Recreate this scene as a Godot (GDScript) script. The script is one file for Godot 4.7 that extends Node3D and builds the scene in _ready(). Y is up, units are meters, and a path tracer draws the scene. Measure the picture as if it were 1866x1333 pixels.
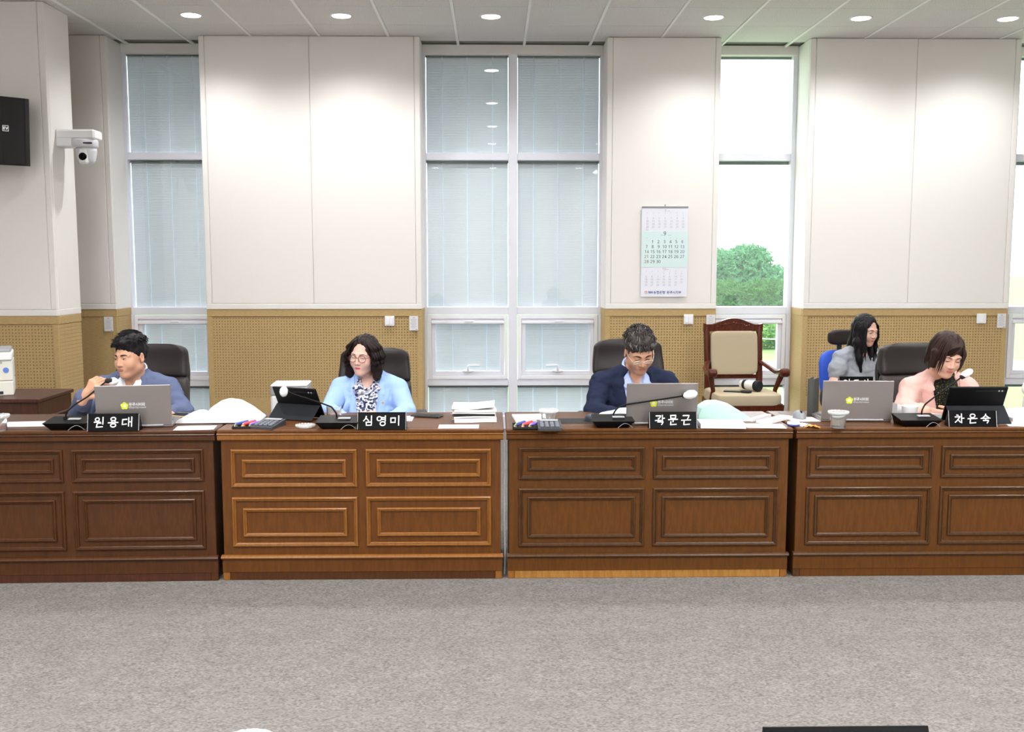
extends Node3D

var M := {}
var used := {}


class B:
	var v := PackedVector3Array()
	var n := PackedVector3Array()
	var t := PackedVector2Array()
	var ix := PackedInt32Array()

	func poly(p: Array, out: Vector3, uvs: Array = []) -> void:
		var b := v.size()
		for i in p.size():
			v.append(p[i]); n.append(out); t.append(uvs[i] if uvs else Vector2(p[i].x, -p[i].y))
		for i in range(1, p.size() - 1):
			var c: Vector3 = (p[i] - p[0]).cross(p[i + 1] - p[0])
			if c.dot(out) > 0: ix.append_array(PackedInt32Array([b, b + i + 1, b + i]))
			else: ix.append_array(PackedInt32Array([b, b + i, b + i + 1]))

	func face(p: Array, toward: Vector3) -> void:
		var c: Vector3 = (p[1] - p[0]).cross(p[2] - p[0])
		if c.length_squared() < 1e-16 and p.size() > 3: c = (p[2] - p[0]).cross(p[3] - p[0])
		c = c.normalized()
		poly(p, c if c.dot(toward) > 0 else -c)

	func box(c: Vector3, s: Vector3, w := 0.0, q := Basis()) -> void:
		var h := s * 0.5
		w = minf(w, minf(h.x, minf(h.y, h.z)) * 0.9)
		var k := h - Vector3(w, w, w)
		for a in 3:
			var i := (a + 1) % 3
			var j := (a + 2) % 3
			for sg in [-1.0, 1.0]:
				var p := []
				for e in [[-1, -1], [1, -1], [1, 1], [-1, 1]]:
					var x := Vector3()
					x[a] = h[a] * sg; x[i] = k[i] * e[0]; x[j] = k[j] * e[1]
					p.append(c + q * x)
				var o := Vector3(); o[a] = sg
				poly(p, (q * o).normalized())
			if w > 0.0:
				for e in [[-1, -1], [1, -1], [1, 1], [-1, 1]]:
					var p := []
					for z in [[0, -1], [0, 1], [1, 1], [1, -1]]:
						var x := Vector3()
						x[a] = k[a] * z[1]
						x[i] = (h[i] if z[0] == 0 else k[i]) * e[0]
						x[j] = (k[j] if z[0] == 0 else h[j]) * e[1]
						p.append(c + q * x)
					var o := Vector3(); o[i] = e[0]; o[j] = e[1]
					poly(p, (q * o).normalized())
		if w > 0.0:
			for sx in [-1.0, 1.0]:
				for sy in [-1.0, 1.0]:
					for sz in [-1.0, 1.0]:
						var m := Vector3(sx, sy, sz)
						poly([c + q * (Vector3(h.x, k.y, k.z) * m), c + q * (Vector3(k.x, h.y, k.z) * m), c + q * (Vector3(k.x, k.y, h.z) * m)], (q * m).normalized())

	func grid(rows: Array, cu := false, cv := false) -> void:
		var b := v.size()
		var nr := rows.size()
		var nc: int = rows[0].size()
		var acc := PackedVector3Array()
		acc.resize(nr * nc)
		for i in nr:
			for j in nc:
				v.append(rows[i][j]); t.append(Vector2(float(j) / (nc - 1), float(i) / (nr - 1)))
		for i in (nr if cv else nr - 1):
			for j in (nc if cu else nc - 1):
				var a := i * nc + j
				var c := i * nc + (j + 1) % nc
				var d := ((i + 1) % nr) * nc + (j + 1) % nc
				var e := ((i + 1) % nr) * nc + j
				for q in [[a, c, d], [a, d, e]]:
					var f := -(v[b + q[1]] - v[b + q[0]]).cross(v[b + q[2]] - v[b + q[0]])
					for k in q: acc[k] += f
					ix.append_array(PackedInt32Array([b + q[0], b + q[1], b + q[2]]))
		for k in acc.size(): n.append(acc[k].normalized() if acc[k].length_squared() > 1e-20 else Vector3.UP)

	func tube(p: Array, r, sides := 8, caps := true, flat := 1.0, up := Vector3.ZERO) -> void:
		var rows := []
		var f := Vector3.UP if up == Vector3.ZERO else up
		for i in p.size():
			var d: Vector3 = (p[mini(i + 1, p.size() - 1)] - p[maxi(i - 1, 0)]).normalized()
			if absf(d.dot(f)) > 0.98: f = Vector3.RIGHT if absf(d.x) < 0.9 else Vector3.BACK
			f = (f - d * f.dot(d)).normalized()
			var s := d.cross(f)
			var rr: float = r[i] if r is Array else r
			var row := PackedVector3Array()
			for k in sides:
				var a := TAU * k / sides
				row.append(p[i] + s * cos(a) * rr + f * sin(a) * rr * flat)
			rows.append(row)
		if caps:
			for e in [0, rows.size() - 1]:
				var d: Vector3 = p[0] - p[1] if e == 0 else p[-1] - p[-2]
				poly(Array(rows[e]), d.normalized())
		grid(rows, true)

	func lathe(prof: Array, c := Vector3.ZERO, segs := 28, q := Basis()) -> void:
		var rows := []
		for p in prof:
			var row := PackedVector3Array()
			for k in segs:
				var a := TAU * k / segs
				row.append(c + q * Vector3(cos(a) * p[0], p[1], -sin(a) * p[0]))
			rows.append(row)
		grid(rows, true)

	func ball(c: Vector3, r: Vector3, q := Basis(), s := 16) -> void:
		var rows := []
		for i in s + 1:
			var row := PackedVector3Array()
			var b := PI * i / s
			for k in s * 2:
				var a := PI * k / s
				row.append(c + q * (Vector3(sin(b) * cos(a), cos(b), -sin(b) * sin(a)) * r))
			rows.append(row)
		grid(rows, true)

	func prism(p: PackedVector2Array, z0: float, z1: float, x := Transform3D()) -> void:
		var tri := Geometry2D.triangulate_polygon(p)
		for z in [z0, z1]:
			var o := (x.basis * Vector3(0, 0, 1 if z == maxf(z0, z1) else -1)).normalized()
			for i in range(0, tri.size(), 3):
				poly([x * Vector3(p[tri[i]].x, p[tri[i]].y, z), x * Vector3(p[tri[i + 1]].x, p[tri[i + 1]].y, z), x * Vector3(p[tri[i + 2]].x, p[tri[i + 2]].y, z)], o)
		var cw := Geometry2D.is_polygon_clockwise(p)
		for i in p.size():
			var a := p[i]
			var b := p[(i + 1) % p.size()]
			var o := Vector3(b.y - a.y, a.x - b.x, 0) * (1.0 if not cw else -1.0)
			poly([x * Vector3(a.x, a.y, z0), x * Vector3(b.x, b.y, z0), x * Vector3(b.x, b.y, z1), x * Vector3(a.x, a.y, z1)], (x.basis * o).normalized())

	func put(m: Mesh, x: Transform3D) -> void:
		for s in m.get_surface_count():
			var a := m.surface_get_arrays(s)
			var b := v.size()
			var vv: PackedVector3Array = a[Mesh.ARRAY_VERTEX]
			var nn: PackedVector3Array = a[Mesh.ARRAY_NORMAL]
			for i in vv.size():
				v.append(x * vv[i]); n.append((x.basis * nn[i]).normalized()); t.append(Vector2.ZERO)
			var id = a[Mesh.ARRAY_INDEX]
			if id == null or id.size() == 0: id = PackedInt32Array(range(vv.size()))
			for i in id: ix.append(b + i)

	func mesh() -> ArrayMesh:
		var a := []
		a.resize(Mesh.ARRAY_MAX)
		a[Mesh.ARRAY_VERTEX] = v; a[Mesh.ARRAY_NORMAL] = n; a[Mesh.ARRAY_TEX_UV] = t; a[Mesh.ARRAY_INDEX] = ix
		var m := ArrayMesh.new()
		m.add_surface_from_arrays(Mesh.PRIMITIVE_TRIANGLES, a)
		return m


func numbered(called: String) -> String:
	used[called] = used.get(called, -1) + 1
	return called if used[called] == 0 else "%s_%03d" % [called, used[called]]


func tag(o: Node, label: String, category := "", group := "") -> Node:
	o.set_meta("label", label)
	if category: o.set_meta("category", category)
	if group: o.set_meta("group", group)
	return o


func thing(called: String, label: String, category: String, at := Vector3.ZERO, turn := 0.0, group := "") -> Node3D:
	var o := Node3D.new()
	o.name = numbered(called)
	add_child(o)
	o.position = at
	o.rotation.y = turn
	tag(o, label, category, group)
	return o


func struct(called: String) -> Node3D:
	var o := Node3D.new()
	o.name = called
	o.set_meta("kind", "structure")
	add_child(o)
	return o


func part(b, called: String, m: Material, parent: Node, x := Transform3D()) -> MeshInstance3D:
	var o := MeshInstance3D.new()
	o.name = called
	o.mesh = b.mesh() if b is B else b
	o.material_override = m
	o.cast_shadow = GeometryInstance3D.SHADOW_CASTING_SETTING_ON
	parent.add_child(o, true)
	o.transform = x
	return o


func boxpart(c: Vector3, s: Vector3, bev: float, called: String, m: Material, parent: Node) -> MeshInstance3D:
	var b := B.new()
	b.box(Vector3.ZERO, s, bev)
	return part(b, called, m, parent, Transform3D(Basis(), c))


func mat(called: String, c: Color, rough := 0.6, metal := 0.0, spec := 0.5) -> StandardMaterial3D:
	var m := StandardMaterial3D.new()
	m.resource_name = called
	m.albedo_color = c
	m.roughness = rough
	m.metallic = metal
	m.metallic_specular = spec
	M[called] = m
	return m


func noise_tex(sd: int, freq: float, ramp: Array, size := 512, octaves := 4, kind := FastNoiseLite.TYPE_SIMPLEX_SMOOTH, as_normal := false, bump := 4.0) -> NoiseTexture2D:
	var f := FastNoiseLite.new()
	f.seed = sd
	f.noise_type = kind
	f.frequency = freq
	f.fractal_octaves = octaves
	var t := NoiseTexture2D.new()
	t.width = size
	t.height = size
	t.seamless = true
	t.noise = f
	t.as_normal_map = as_normal
	t.bump_strength = bump
	if ramp:
		var g := Gradient.new()
		g.offsets = PackedFloat32Array(range(ramp.size()).map(func(i): return float(i) / (ramp.size() - 1)))
		g.colors = PackedColorArray(ramp)
		t.color_ramp = g
	return t


func triplanar(m: StandardMaterial3D, s: Vector3, world := false) -> StandardMaterial3D:
	m.uv1_triplanar = true
	m.uv1_world_triplanar = world
	m.uv1_scale = s
	return m


func hx(s: String) -> Color:
	return Color(s)


func textured(called: String, sd: int, freq: float, ramp: Array, s: Vector3, rough := 0.6, spec := 0.5, oct := 4, world := false) -> StandardMaterial3D:
	var m := mat(called, Color.WHITE, rough, 0.0, spec)
	m.albedo_texture = noise_tex(sd, freq, ramp, 512, oct)
	return triplanar(m, s, world)


func make_materials() -> void:
	textured("wall_fabric", 3, 0.05, [hx("e3dfda"), hx("ece9e5"), hx("f0edea")], Vector3(6, 6, 6), 0.95, 0.2)
	var m: StandardMaterial3D = M.wall_fabric
	m.heightmap_enabled = true
	m.heightmap_texture = noise_tex(5, 0.15, [], 512, 3)
	m.heightmap_scale = 0.05
	textured("board", 7, 0.02, [hx("ad9264"), hx("b89d6e"), hx("c0a677")], Vector3(2, 14, 2), 0.6, 0.3)
	mat("hole", hx("6e5638"), 0.9)
	textured("concrete", 9, 0.02, [hx("cfcfca"), hx("dededa")], Vector3(1, 1, 1), 0.9, 0.2)
	textured("tile", 11, 0.16, [hx("8f8c88"), hx("d4d1cd"), hx("eeecea"), hx("f1efed")], Vector3(1.6, 1.6, 1.6), 0.95, 0.2, 3, true)
	M.tile.heightmap_enabled = true
	M.tile.heightmap_texture = noise_tex(12, 0.16, [], 512, 3)
	M.tile.heightmap_scale = 0.08
	mat("tbar", hx("f6f6f5"), 0.6)
	mat("ceiling_back", hx("8d8a86"), 0.9)
	textured("carpet", 13, 0.42, [hx("504d4a"), hx("686461"), hx("777370"), hx("817d7a"), hx("989490")], Vector3(0.62, 0.62, 1.05), 1.0, 0.1, 2)
	(M.carpet.albedo_texture as NoiseTexture2D).noise.noise_type = FastNoiseLite.TYPE_VALUE
	M.carpet.heightmap_enabled = true
	M.carpet.heightmap_texture = noise_tex(14, 0.25, [], 512, 3)
	M.carpet.heightmap_scale = 0.08
	M.carpet.detail_enabled = true
	M.carpet.detail_blend_mode = BaseMaterial3D.BLEND_MODE_MUL
	M.carpet.detail_albedo = noise_tex(15, 0.012, [hx("f0efec"), hx("ffffff")], 512, 3)
	M.carpet.detail_uv_layer = BaseMaterial3D.DETAIL_UV_1
	mat("frame", hx("e4e6f0"), 0.35, 0.0, 0.5)
	mat("sash", hx("f0f1f8"), 0.3, 0.0, 0.5)
	mat("headrail", hx("39414a"), 0.5)
	mat("gasket", hx("20252a"), 0.7)
	mat("slat", hx("c1c5cc"), 0.45, 0.0, 0.5)
	M.slat.backlight_enabled = true
	M.slat.backlight = Color(0.06, 0.063, 0.07)
	mat("cord", hx("f4f7f8"), 0.8)
	M.cord.backlight_enabled = true
	M.cord.backlight = Color(0.9, 0.95, 1.0)
	var g := mat("glass", Color(0.85, 0.97, 0.93, 0.06), 0.02, 0.0, 0.5)
	g.transparency = BaseMaterial3D.TRANSPARENCY_ALPHA
	var lamp := mat("lamp", Color.WHITE, 0.5)
	lamp.emission_enabled = true
	lamp.emission = Color(1.0, 0.99, 0.97)
	lamp.emission_energy_multiplier = 12.0
	var panel := mat("panel_lamp", Color.WHITE, 0.5)
	panel.emission_enabled = true
	panel.emission = Color(1, 1, 1)
	panel.emission_energy_multiplier = 3.0
	mat("white_plastic", hx("e9e9ea"), 0.4)
	mat("grey_plastic", hx("9a9ca0"), 0.45)
	mat("black_plastic", hx("131416"), 0.4)
	mat("black_matte", hx("0d0d0e"), 0.75)
	mat("paper", hx("dededf"), 0.85, 0.0, 0.3)
	mat("paper_dim", hx("dedde0"), 0.85, 0.0, 0.3)
	mat("ink", hx("25282c"), 0.8)
	mat("ink_red", hx("9a3a44"), 0.8)
	mat("ink_blue", hx("3a52a0"), 0.8)
	mat("ink_grey", hx("8f939a"), 0.8)
	mat("ink_pale", hx("b9bcc6"), 0.8)
	mat("chrome", hx("c9ccd0"), 0.2, 1.0)
	wood("wood_a", hx("351d0d"), hx("422510"), hx("4b2c14"), 21)
	wood("wood_b", hx("48280e"), hx("563110"), hx("5e3814"), 22)
	wood("wood_b_trim", hx("6a4019"), hx("7a4c1e"), hx("855726"), 23)
	wood("wood_c", hx("43260b"), hx("522f0d"), hx("5a3611"), 24)
	wood("wood_c_trim", hx("33200f"), hx("432a14"), hx("4f351b"), 25)
	wood("wood_plinth", hx("77501f"), hx("8c602b"), hx("9a7039"), 26)
	wood("wood_dark", hx("2e1710"), hx("3f2217"), hx("4a2a1c"), 27)
	wood("wood_chair", hx("35140c"), hx("4c2012"), hx("5a2a18"), 28, 0.25)


func wood(called: String, a: Color, b: Color, c: Color, sd: int, rough := 0.42) -> void:
	var m := textured(called, sd, 0.02, [a, b, b, c, b, c], Vector3(3.2, 0.45, 3.2), rough, 0.34, 5)
	m.clearcoat_enabled = true
	m.clearcoat = 0.12
	m.clearcoat_roughness = 0.18


func _ready() -> void:
	var cam := Camera3D.new()
	cam.name = "camera"
	cam.position = Vector3(0, 1.57, 0)
	cam.rotation = Vector3(-0.10407, -0.01833, 0)
	cam.fov = 40.64
	cam.far = 400
	add_child(cam)
	cam.current = true
	var env := Environment.new()
	env.background_mode = Environment.BG_SKY
	var sky := ProceduralSkyMaterial.new()
	sky.sky_top_color = hx("e8f0f6")
	sky.sky_horizon_color = hx("f4f8fa")
	sky.ground_bottom_color = hx("8a9a80")
	sky.ground_horizon_color = hx("e8f0ec")
	sky.sky_energy_multiplier = 1.0
	env.sky = Sky.new()
	env.sky.sky_material = sky
	env.background_energy_multiplier = 4.6
	env.tonemap_mode = Environment.TONE_MAPPER_LINEAR
	env.tonemap_exposure = 1.45
	env.sdfgi_enabled = true
	env.ssao_enabled = true
	env.ssil_enabled = true
	var we := WorldEnvironment.new()
	we.environment = env
	add_child(we)
	make_materials()
	make_more_materials()
	build_room()
	build_windows()
	build_lights()
	build_outside()
	build_all()


func make_more_materials() -> void:
	textured("leather", 51, 0.1, [hx("221e1d"), hx("2b2625"), hx("332d2c")], Vector3(6, 6, 6), 0.42, 0.32, 3)
	textured("leather_grey", 52, 0.1, [hx("383332"), hx("433d3c"), hx("4b4544")], Vector3(6, 6, 6), 0.5, 0.35, 3)
	textured("beige_cloth", 53, 0.12, [hx("a89a80"), hx("b5a68c"), hx("beb097")], Vector3(5, 5, 5), 0.9, 0.2, 3)
	mat("lens_white", hx("e2e0da"), 0.4)
	mat("sign_black", hx("050607"), 0.35, 0.0, 0.22)
	mat("lettering", hx("f2f2f2"), 0.7)
	mat("lettering_silver", hx("dfdfe2"), 0.6)
	mat("emblem", hx("c6cf2e"), 0.6)
	mat("emblem_core", hx("dcdca8"), 0.6)
	mat("laptop", hx("8f8987"), 0.38, 0.65)
	mat("tablet", hx("0b0c0e"), 0.5, 0.0, 0.3)
	mat("tablet_flap", hx("181b20"), 0.6, 0.0, 0.3)
	mat("mic_black", hx("08090a"), 0.4, 0.0, 0.3)
	var c := mat("cover", hx("eeeeee"), 0.85)
	c.backlight_enabled = true
	c.backlight = Color(0.4, 0.4, 0.4)
	var g := mat("clear_glass", Color(0.97, 0.99, 0.99, 0.05), 0.02)
	g.refraction_enabled = true
	g.refraction_scale = 0.05
	g.transparency = BaseMaterial3D.TRANSPARENCY_ALPHA
	var f := mat("frosted_glass", Color(0.95, 0.97, 0.97, 0.22), 0.12)
	f.transparency = BaseMaterial3D.TRANSPARENCY_ALPHA
	mat("tab_red", hx("d8455a"), 0.7)
	mat("tab_yellow", hx("e8d940"), 0.7)
	mat("tab_green", hx("a6d8b4"), 0.8)
	mat("tab_orange", hx("e8862c"), 0.7)
	mat("page_green", hx("b9ded6"), 0.85)
	mat("page_grey", hx("cfd4d2"), 0.85)
	mat("tan_case", hx("b5976a"), 0.6)
	mat("calc_case", hx("33353a"), 0.5)
	mat("calc_key", hx("6a6e76"), 0.5)
	mat("violet", hx("7a5fc0"), 0.5)
	mat("mouse_dark", hx("2c3038"), 0.35)
	mat("mouse_grey", hx("7f8286"), 0.35)
	mat("calendar_white", hx("e6e8f2"), 0.7)
	mat("calendar_mint", hx("d6ebea"), 0.7)
	mat("ink_pale_red", hx("c9a9b6"), 0.8)
	textured("grille", 55, 0.3, [hx("070708"), hx("0e0e10"), hx("19191b")], Vector3(10, 10, 10), 0.7)
	mat("cam_grey", hx("d4d5da"), 0.35)
	mat("printer", hx("dcdad0"), 0.5)
	mat("sticker", hx("5b7fd0"), 0.6)
	var db := mat("display_blue", hx("5a4fd0"), 0.4)
	db.emission_enabled = true
	db.emission = hx("5a50e8")
	db.emission_energy_multiplier = 1.2
	var tea := mat("tea", Color(0.75, 0.35, 0.3, 0.45), 0.05)
	tea.transparency = BaseMaterial3D.TRANSPARENCY_ALPHA
	var wt := mat("water", Color(0.9, 0.95, 0.95, 0.15), 0.02)
	wt.transparency = BaseMaterial3D.TRANSPARENCY_ALPHA
	mat("folder_grey", hx("3f403c"), 0.5)

const WALL := -8.92
const CEIL := 3.54
const WIN := -9.27
const WAINSCOT := 1.155


func perforated(x0: float, x1: float, y0: float, y1: float, z: float) -> B:
	var b := B.new()
	var nx := int(round((x1 - x0) / 0.0252))
	var ny := int(round((y1 - y0) / 0.0252))
	var sx := (x1 - x0) / nx
	var sy := (y1 - y0) / ny
	var r := 0.0047
	var o := Vector3(0, 0, 1)
	for i in nx + 1:
		for j in ny + 1:
			b.v.append(Vector3(x0 + sx * i, y0 + sy * j, z)); b.n.append(o); b.t.append(Vector2.ZERO)
	for i in nx:
		for j in ny:
			var c := Vector3(x0 + sx * (i + 0.5), y0 + sy * (j + 0.5), z)
			var k := b.v.size()
			for e in 8:
				var a := TAU * (e + 0.5) / 8
				b.v.append(c + Vector3(cos(a) * r, sin(a) * r, 0)); b.n.append(o); b.t.append(Vector2.ZERO)
			for e in 8:
				var a := TAU * (e + 0.5) / 8
				var d := Vector3(cos(a), sin(a), 0)
				b.v.append(c + d * r); b.n.append(-d); b.t.append(Vector2.ZERO)
				b.v.append(c + d * r - Vector3(0, 0, 0.008)); b.n.append(-d); b.t.append(Vector2.ZERO)
			var q := [(i + 1) * (ny + 1) + j + 1, i * (ny + 1) + j + 1, i * (ny + 1) + j, (i + 1) * (ny + 1) + j]
			for e in 4:
				var h0 := k + e * 2
				var h1 := k + e * 2 + 1
				var h2 := k + (e * 2 + 2) % 8
				var g0: int = q[e]
				var g1: int = q[(e + 1) % 4]
				b.ix.append_array(PackedInt32Array([g0, h0, h1, g0, h1, g1, g1, h1, h2]))
			for e in 8:
				var w := k + 8
				var e2 := (e + 1) % 8
				b.ix.append_array(PackedInt32Array([w + e * 2, w + e * 2 + 1, w + e2 * 2 + 1, w + e * 2, w + e2 * 2 + 1, w + e2 * 2]))
	return b


func clad(w: Node3D, x0: float, x1: float, z: float, deep: float, seams: Array, low := 0.0) -> void:
	# one face of a pier: core, wainscot with its rails and perforated board, cloth panels over it
	boxpart(Vector3((x0 + x1) / 2, CEIL / 2, z - deep / 2 - 0.02), Vector3(x1 - x0 - 0.004, CEIL, deep - 0.02), 0, "pier_core", M.board, w)
	var e := 0.045
	boxpart(Vector3((x0 + x1) / 2, WAINSCOT - 0.033, z - 0.008), Vector3(x1 - x0, 0.066, 0.028), 0.003, "top_rail", M.board, w)
	boxpart(Vector3((x0 + x1) / 2, 0.05, z - 0.008), Vector3(x1 - x0, 0.1, 0.028), 0.003, "bottom_rail", M.board, w)
	for s in [x0 + e / 2, x1 - e / 2]:
		boxpart(Vector3(s, (WAINSCOT - 0.066 + 0.1) / 2, z - 0.008), Vector3(e, WAINSCOT - 0.168, 0.028), 0.003, "stile", M.board, w)
	if low < 1.0:
		boxpart(Vector3((x0 + x1) / 2, 0.225, z - 0.006), Vector3(x1 - x0 - 2 * e, 0.25, 0.012), 0, "lower_board", M.board, w)
		part(perforated(x0 + e, x1 - e, 0.35, WAINSCOT - 0.07, z), "perforated_board", M.board, w)
		boxpart(Vector3((x0 + x1) / 2, (0.35 + WAINSCOT - 0.07) / 2, z - 0.012), Vector3(x1 - x0 - 2 * e, WAINSCOT - 0.42, 0.006), 0, "backing_felt", M.hole, w)
	else:
		boxpart(Vector3((x0 + x1) / 2, 0.6, z - 0.006), Vector3(x1 - x0 - 2 * e, 1.0, 0.012), 0, "lower_board", M.board, w)
	boxpart(Vector3((x0 + x1) / 2, WAINSCOT + 0.025, z - 0.004), Vector3(x1 - x0, 0.05, 0.03), 0.004, "bead_strip", M.wall_fabric, w)
	var cuts := [x0, x0 + 0.05] + seams + [x1 - 0.05, x1]
	for i in cuts.size() - 1:
		boxpart(Vector3((cuts[i] + cuts[i + 1]) / 2, (CEIL + WAINSCOT + 0.05) / 2, z - 0.006), Vector3(cuts[i + 1] - cuts[i] - 0.002, CEIL - WAINSCOT - 0.052, 0.03), 0.004, "fabric_panel", M.wall_fabric, w)


func side_clad(w: Node3D, x: float, dir: float, z0: float, z1: float) -> void:
	# the narrow return of a pier towards the window
	var zc := (z0 + z1) / 2
	var d := absf(z0 - z1)
	boxpart(Vector3(x - dir * 0.01, (CEIL + WAINSCOT) / 2, zc), Vector3(0.02, CEIL - WAINSCOT, d), 0.003, "return_panel", M.wall_fabric, w)
	boxpart(Vector3(x - dir * 0.01, WAINSCOT - 0.033, zc), Vector3(0.024, 0.066, d), 0.003, "return_rail", M.board, w)
	var n := 34
	for k in n:
		var h := (WAINSCOT - 0.07 - 0.3) / n
		boxpart(Vector3(x - dir * 0.011, 0.3 + h * (k + 0.5), zc), Vector3(0.02, h - 0.003, d), 0.002, "grooved_slat", M.board, w)
	boxpart(Vector3(x - dir * 0.013, 0.15, zc), Vector3(0.02, 0.3, d), 0.0, "return_foot", M.board, w)


func build_room() -> void:
	var f := struct("floor")
	boxpart(Vector3(0.8, -0.1, -2.9), Vector3(12.6, 0.2, 13.4), 0, "carpet", M.carpet, f)
	var c := struct("ceiling")
	boxpart(Vector3(0.8, CEIL + 0.12, -2.9), Vector3(12.6, 0.2, 13.4), 0, "ceiling_slab", M.ceiling_back, c)
	var tm := B.new()
	tm.box(Vector3.ZERO, Vector3(0.578, 0.016, 0.596), 0.003)
	var tile := tm.mesh()
	var bm := B.new()
	bm.box(Vector3.ZERO, Vector3(0.023, 0.02, 3.6), 0.002)
	var bar := bm.mesh()
	for i in range(-9, 13):
		var x := -0.02 + 0.6 * i
		part(bar, "ceiling_bar", M.tbar, c, Transform3D(Basis(), Vector3(x + 0.3, CEIL + 0.004, -7.6)))
		for j in 6:
			part(tile, "ceiling_tile", M.tile, c, Transform3D(Basis(), Vector3(x, CEIL + 0.01, -9.1 + 0.3 + 0.599 * j - (0.0 if j else 0.0))))
	boxpart(Vector3(0.8, CEIL + 0.01, -1.2), Vector3(12.6, 0.02, 9.2), 0, "ceiling_field", M.tile, c)
	# piers of the window wall
	var w := struct("wall_back")
	var p1a: float = -2.5759
	var p1b: float = -0.6477
	var p2a: float = 1.0032
	var p2b: float = 2.0108
	var p4a: float = 2.8033
	var p4b: float = 4.681
	clad(w, p1a, p1b, WALL, 0.45, [-1.6158])
	clad(w, p2a, p2b, WALL, 0.45, [])
	clad(w, p4a, p4b, WALL, 0.45, [3.7543])
	for s in [[p1a, -1.0], [p1b, 1.0], [p2a, -1.0], [p2b, 1.0], [p4a, -1.0], [p4b, 1.0]]:
		side_clad(w, s[0], s[1], WALL - 0.022, WIN - 0.1)
	var b0: float = -3.3788
	clad(w, -5.4, b0, WALL, 0.45, [b0 - 0.62], 1.0)
	part(perforated(b0 - 0.5, b0 - 0.06, 0.6, WAINSCOT - 0.07, WALL + 0.001), "perforated_board", M.board, w)
	side_clad(w, b0, 1.0, WALL - 0.022, WIN - 0.1)
	boxpart(Vector3(6.6, CEIL / 2, WALL - 0.2), Vector3(1.0, CEIL, 0.4), 0, "pier_core", M.wall_fabric, w)
	# soffit boards over the windows
	for s in [[b0, p1a], [p1b, p2a], [p2b, p4a], [p4b, 6.1]]:
		boxpart(Vector3((s[0] + s[1]) / 2, CEIL - 0.035, WIN - 0.04), Vector3(s[1] - s[0], 0.085, 0.1), 0.004, "head_trim", M.wall_fabric, w)
	# the stepped pier that carries the loudspeaker, and the left wall
	var l := struct("wall_left")
	var ax: float = -3.4124
	clad(l, -5.4, ax, -7.8, 0.4, [ax - 0.72])
	boxpart(Vector3(ax - 0.012, (CEIL + WAINSCOT) / 2, -8.02), Vector3(0.03, CEIL - WAINSCOT, 0.41), 0.004, "fabric_panel", M.wall_fabric, l)
	boxpart(Vector3(ax - 0.012, WAINSCOT + 0.025, -8.02), Vector3(0.034, 0.05, 0.414), 0.004, "bead_strip", M.wall_fabric, l)
	boxpart(Vector3(ax - 0.012, WAINSCOT - 0.033, -8.02), Vector3(0.034, 0.066, 0.41), 0.004, "return_rail", M.board, l)
	for k in 34:
		var h := (WAINSCOT - 0.07 - 0.1) / 34
		boxpart(Vector3(ax - 0.014, 0.1 + h * (k + 0.5), -8.02), Vector3(0.03, h - 0.002, 0.41), 0.002, "grooved_slat", M.board, l)
	boxpart(Vector3(-5.45, CEIL / 2, -2.9), Vector3(0.2, CEIL, 13.4), 0, "wall_panel", M.wall_fabric, l)
	boxpart(Vector3(7.0, CEIL / 2, -2.9), Vector3(0.2, CEIL, 13.4), 0, "wall_panel", M.wall_fabric, struct("wall_right"))
	boxpart(Vector3(0.8, CEIL / 2, 3.7), Vector3(12.6, CEIL, 0.2), 0, "wall_panel", M.wall_fabric, struct("wall_front"))


func pane(w: Node3D, x0: float, x1: float, y0: float, y1: float, tilt: float, z: float, cords: Array, rail := true) -> void:
	# double glazing with a slat blind between the sheets
	boxpart(Vector3((x0 + x1) / 2, (y0 + y1) / 2, z), Vector3(x1 - x0 + 0.02, y1 - y0 + 0.02, 0.006), 0, "glass_pane", M.glass, w)
	if rail:
		boxpart(Vector3((x0 + x1) / 2, y1 - 0.009, z - 0.03), Vector3(x1 - x0, 0.022 if tilt < 90 else 0.04, 0.03), 0.003, "headrail", M.headrail, w)
	if tilt > 90: return
	var b := B.new()
	var pitch := 0.0147
	var k := 0
	var y := y1 - (0.028 if rail else 0.004)
	while y > y0 - (0.0 if rail else 0.012):
		var q := Basis(Vector3.RIGHT, deg_to_rad(tilt))
		var rows := []
		for e in 4:
			var s := (e / 3.0 - 0.5) * 0.017
			var o := q * Vector3(0, 0.0012 * (1.0 - pow(s / 0.0085, 2.0)), s)
			rows.append(PackedVector3Array([Vector3(x0 + 0.004, y + o.y, z - 0.032 + o.z), Vector3(x1 - 0.004, y + o.y, z - 0.032 + o.z)]))
		b.grid(rows)
		y -= pitch
		k += 1
	var sl := part(b, "blind_slats", M.slat, w)
	sl.set_meta("kind", "stuff")
	for cx in cords:
		var x: float = lerpf(x0, x1, cx)
		boxpart(Vector3(x, (y0 + y1 - 0.02) / 2, z - 0.021), Vector3(0.009, y1 - y0 - 0.02, 0.002), 0, "ladder_cord", M.cord, w)


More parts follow.
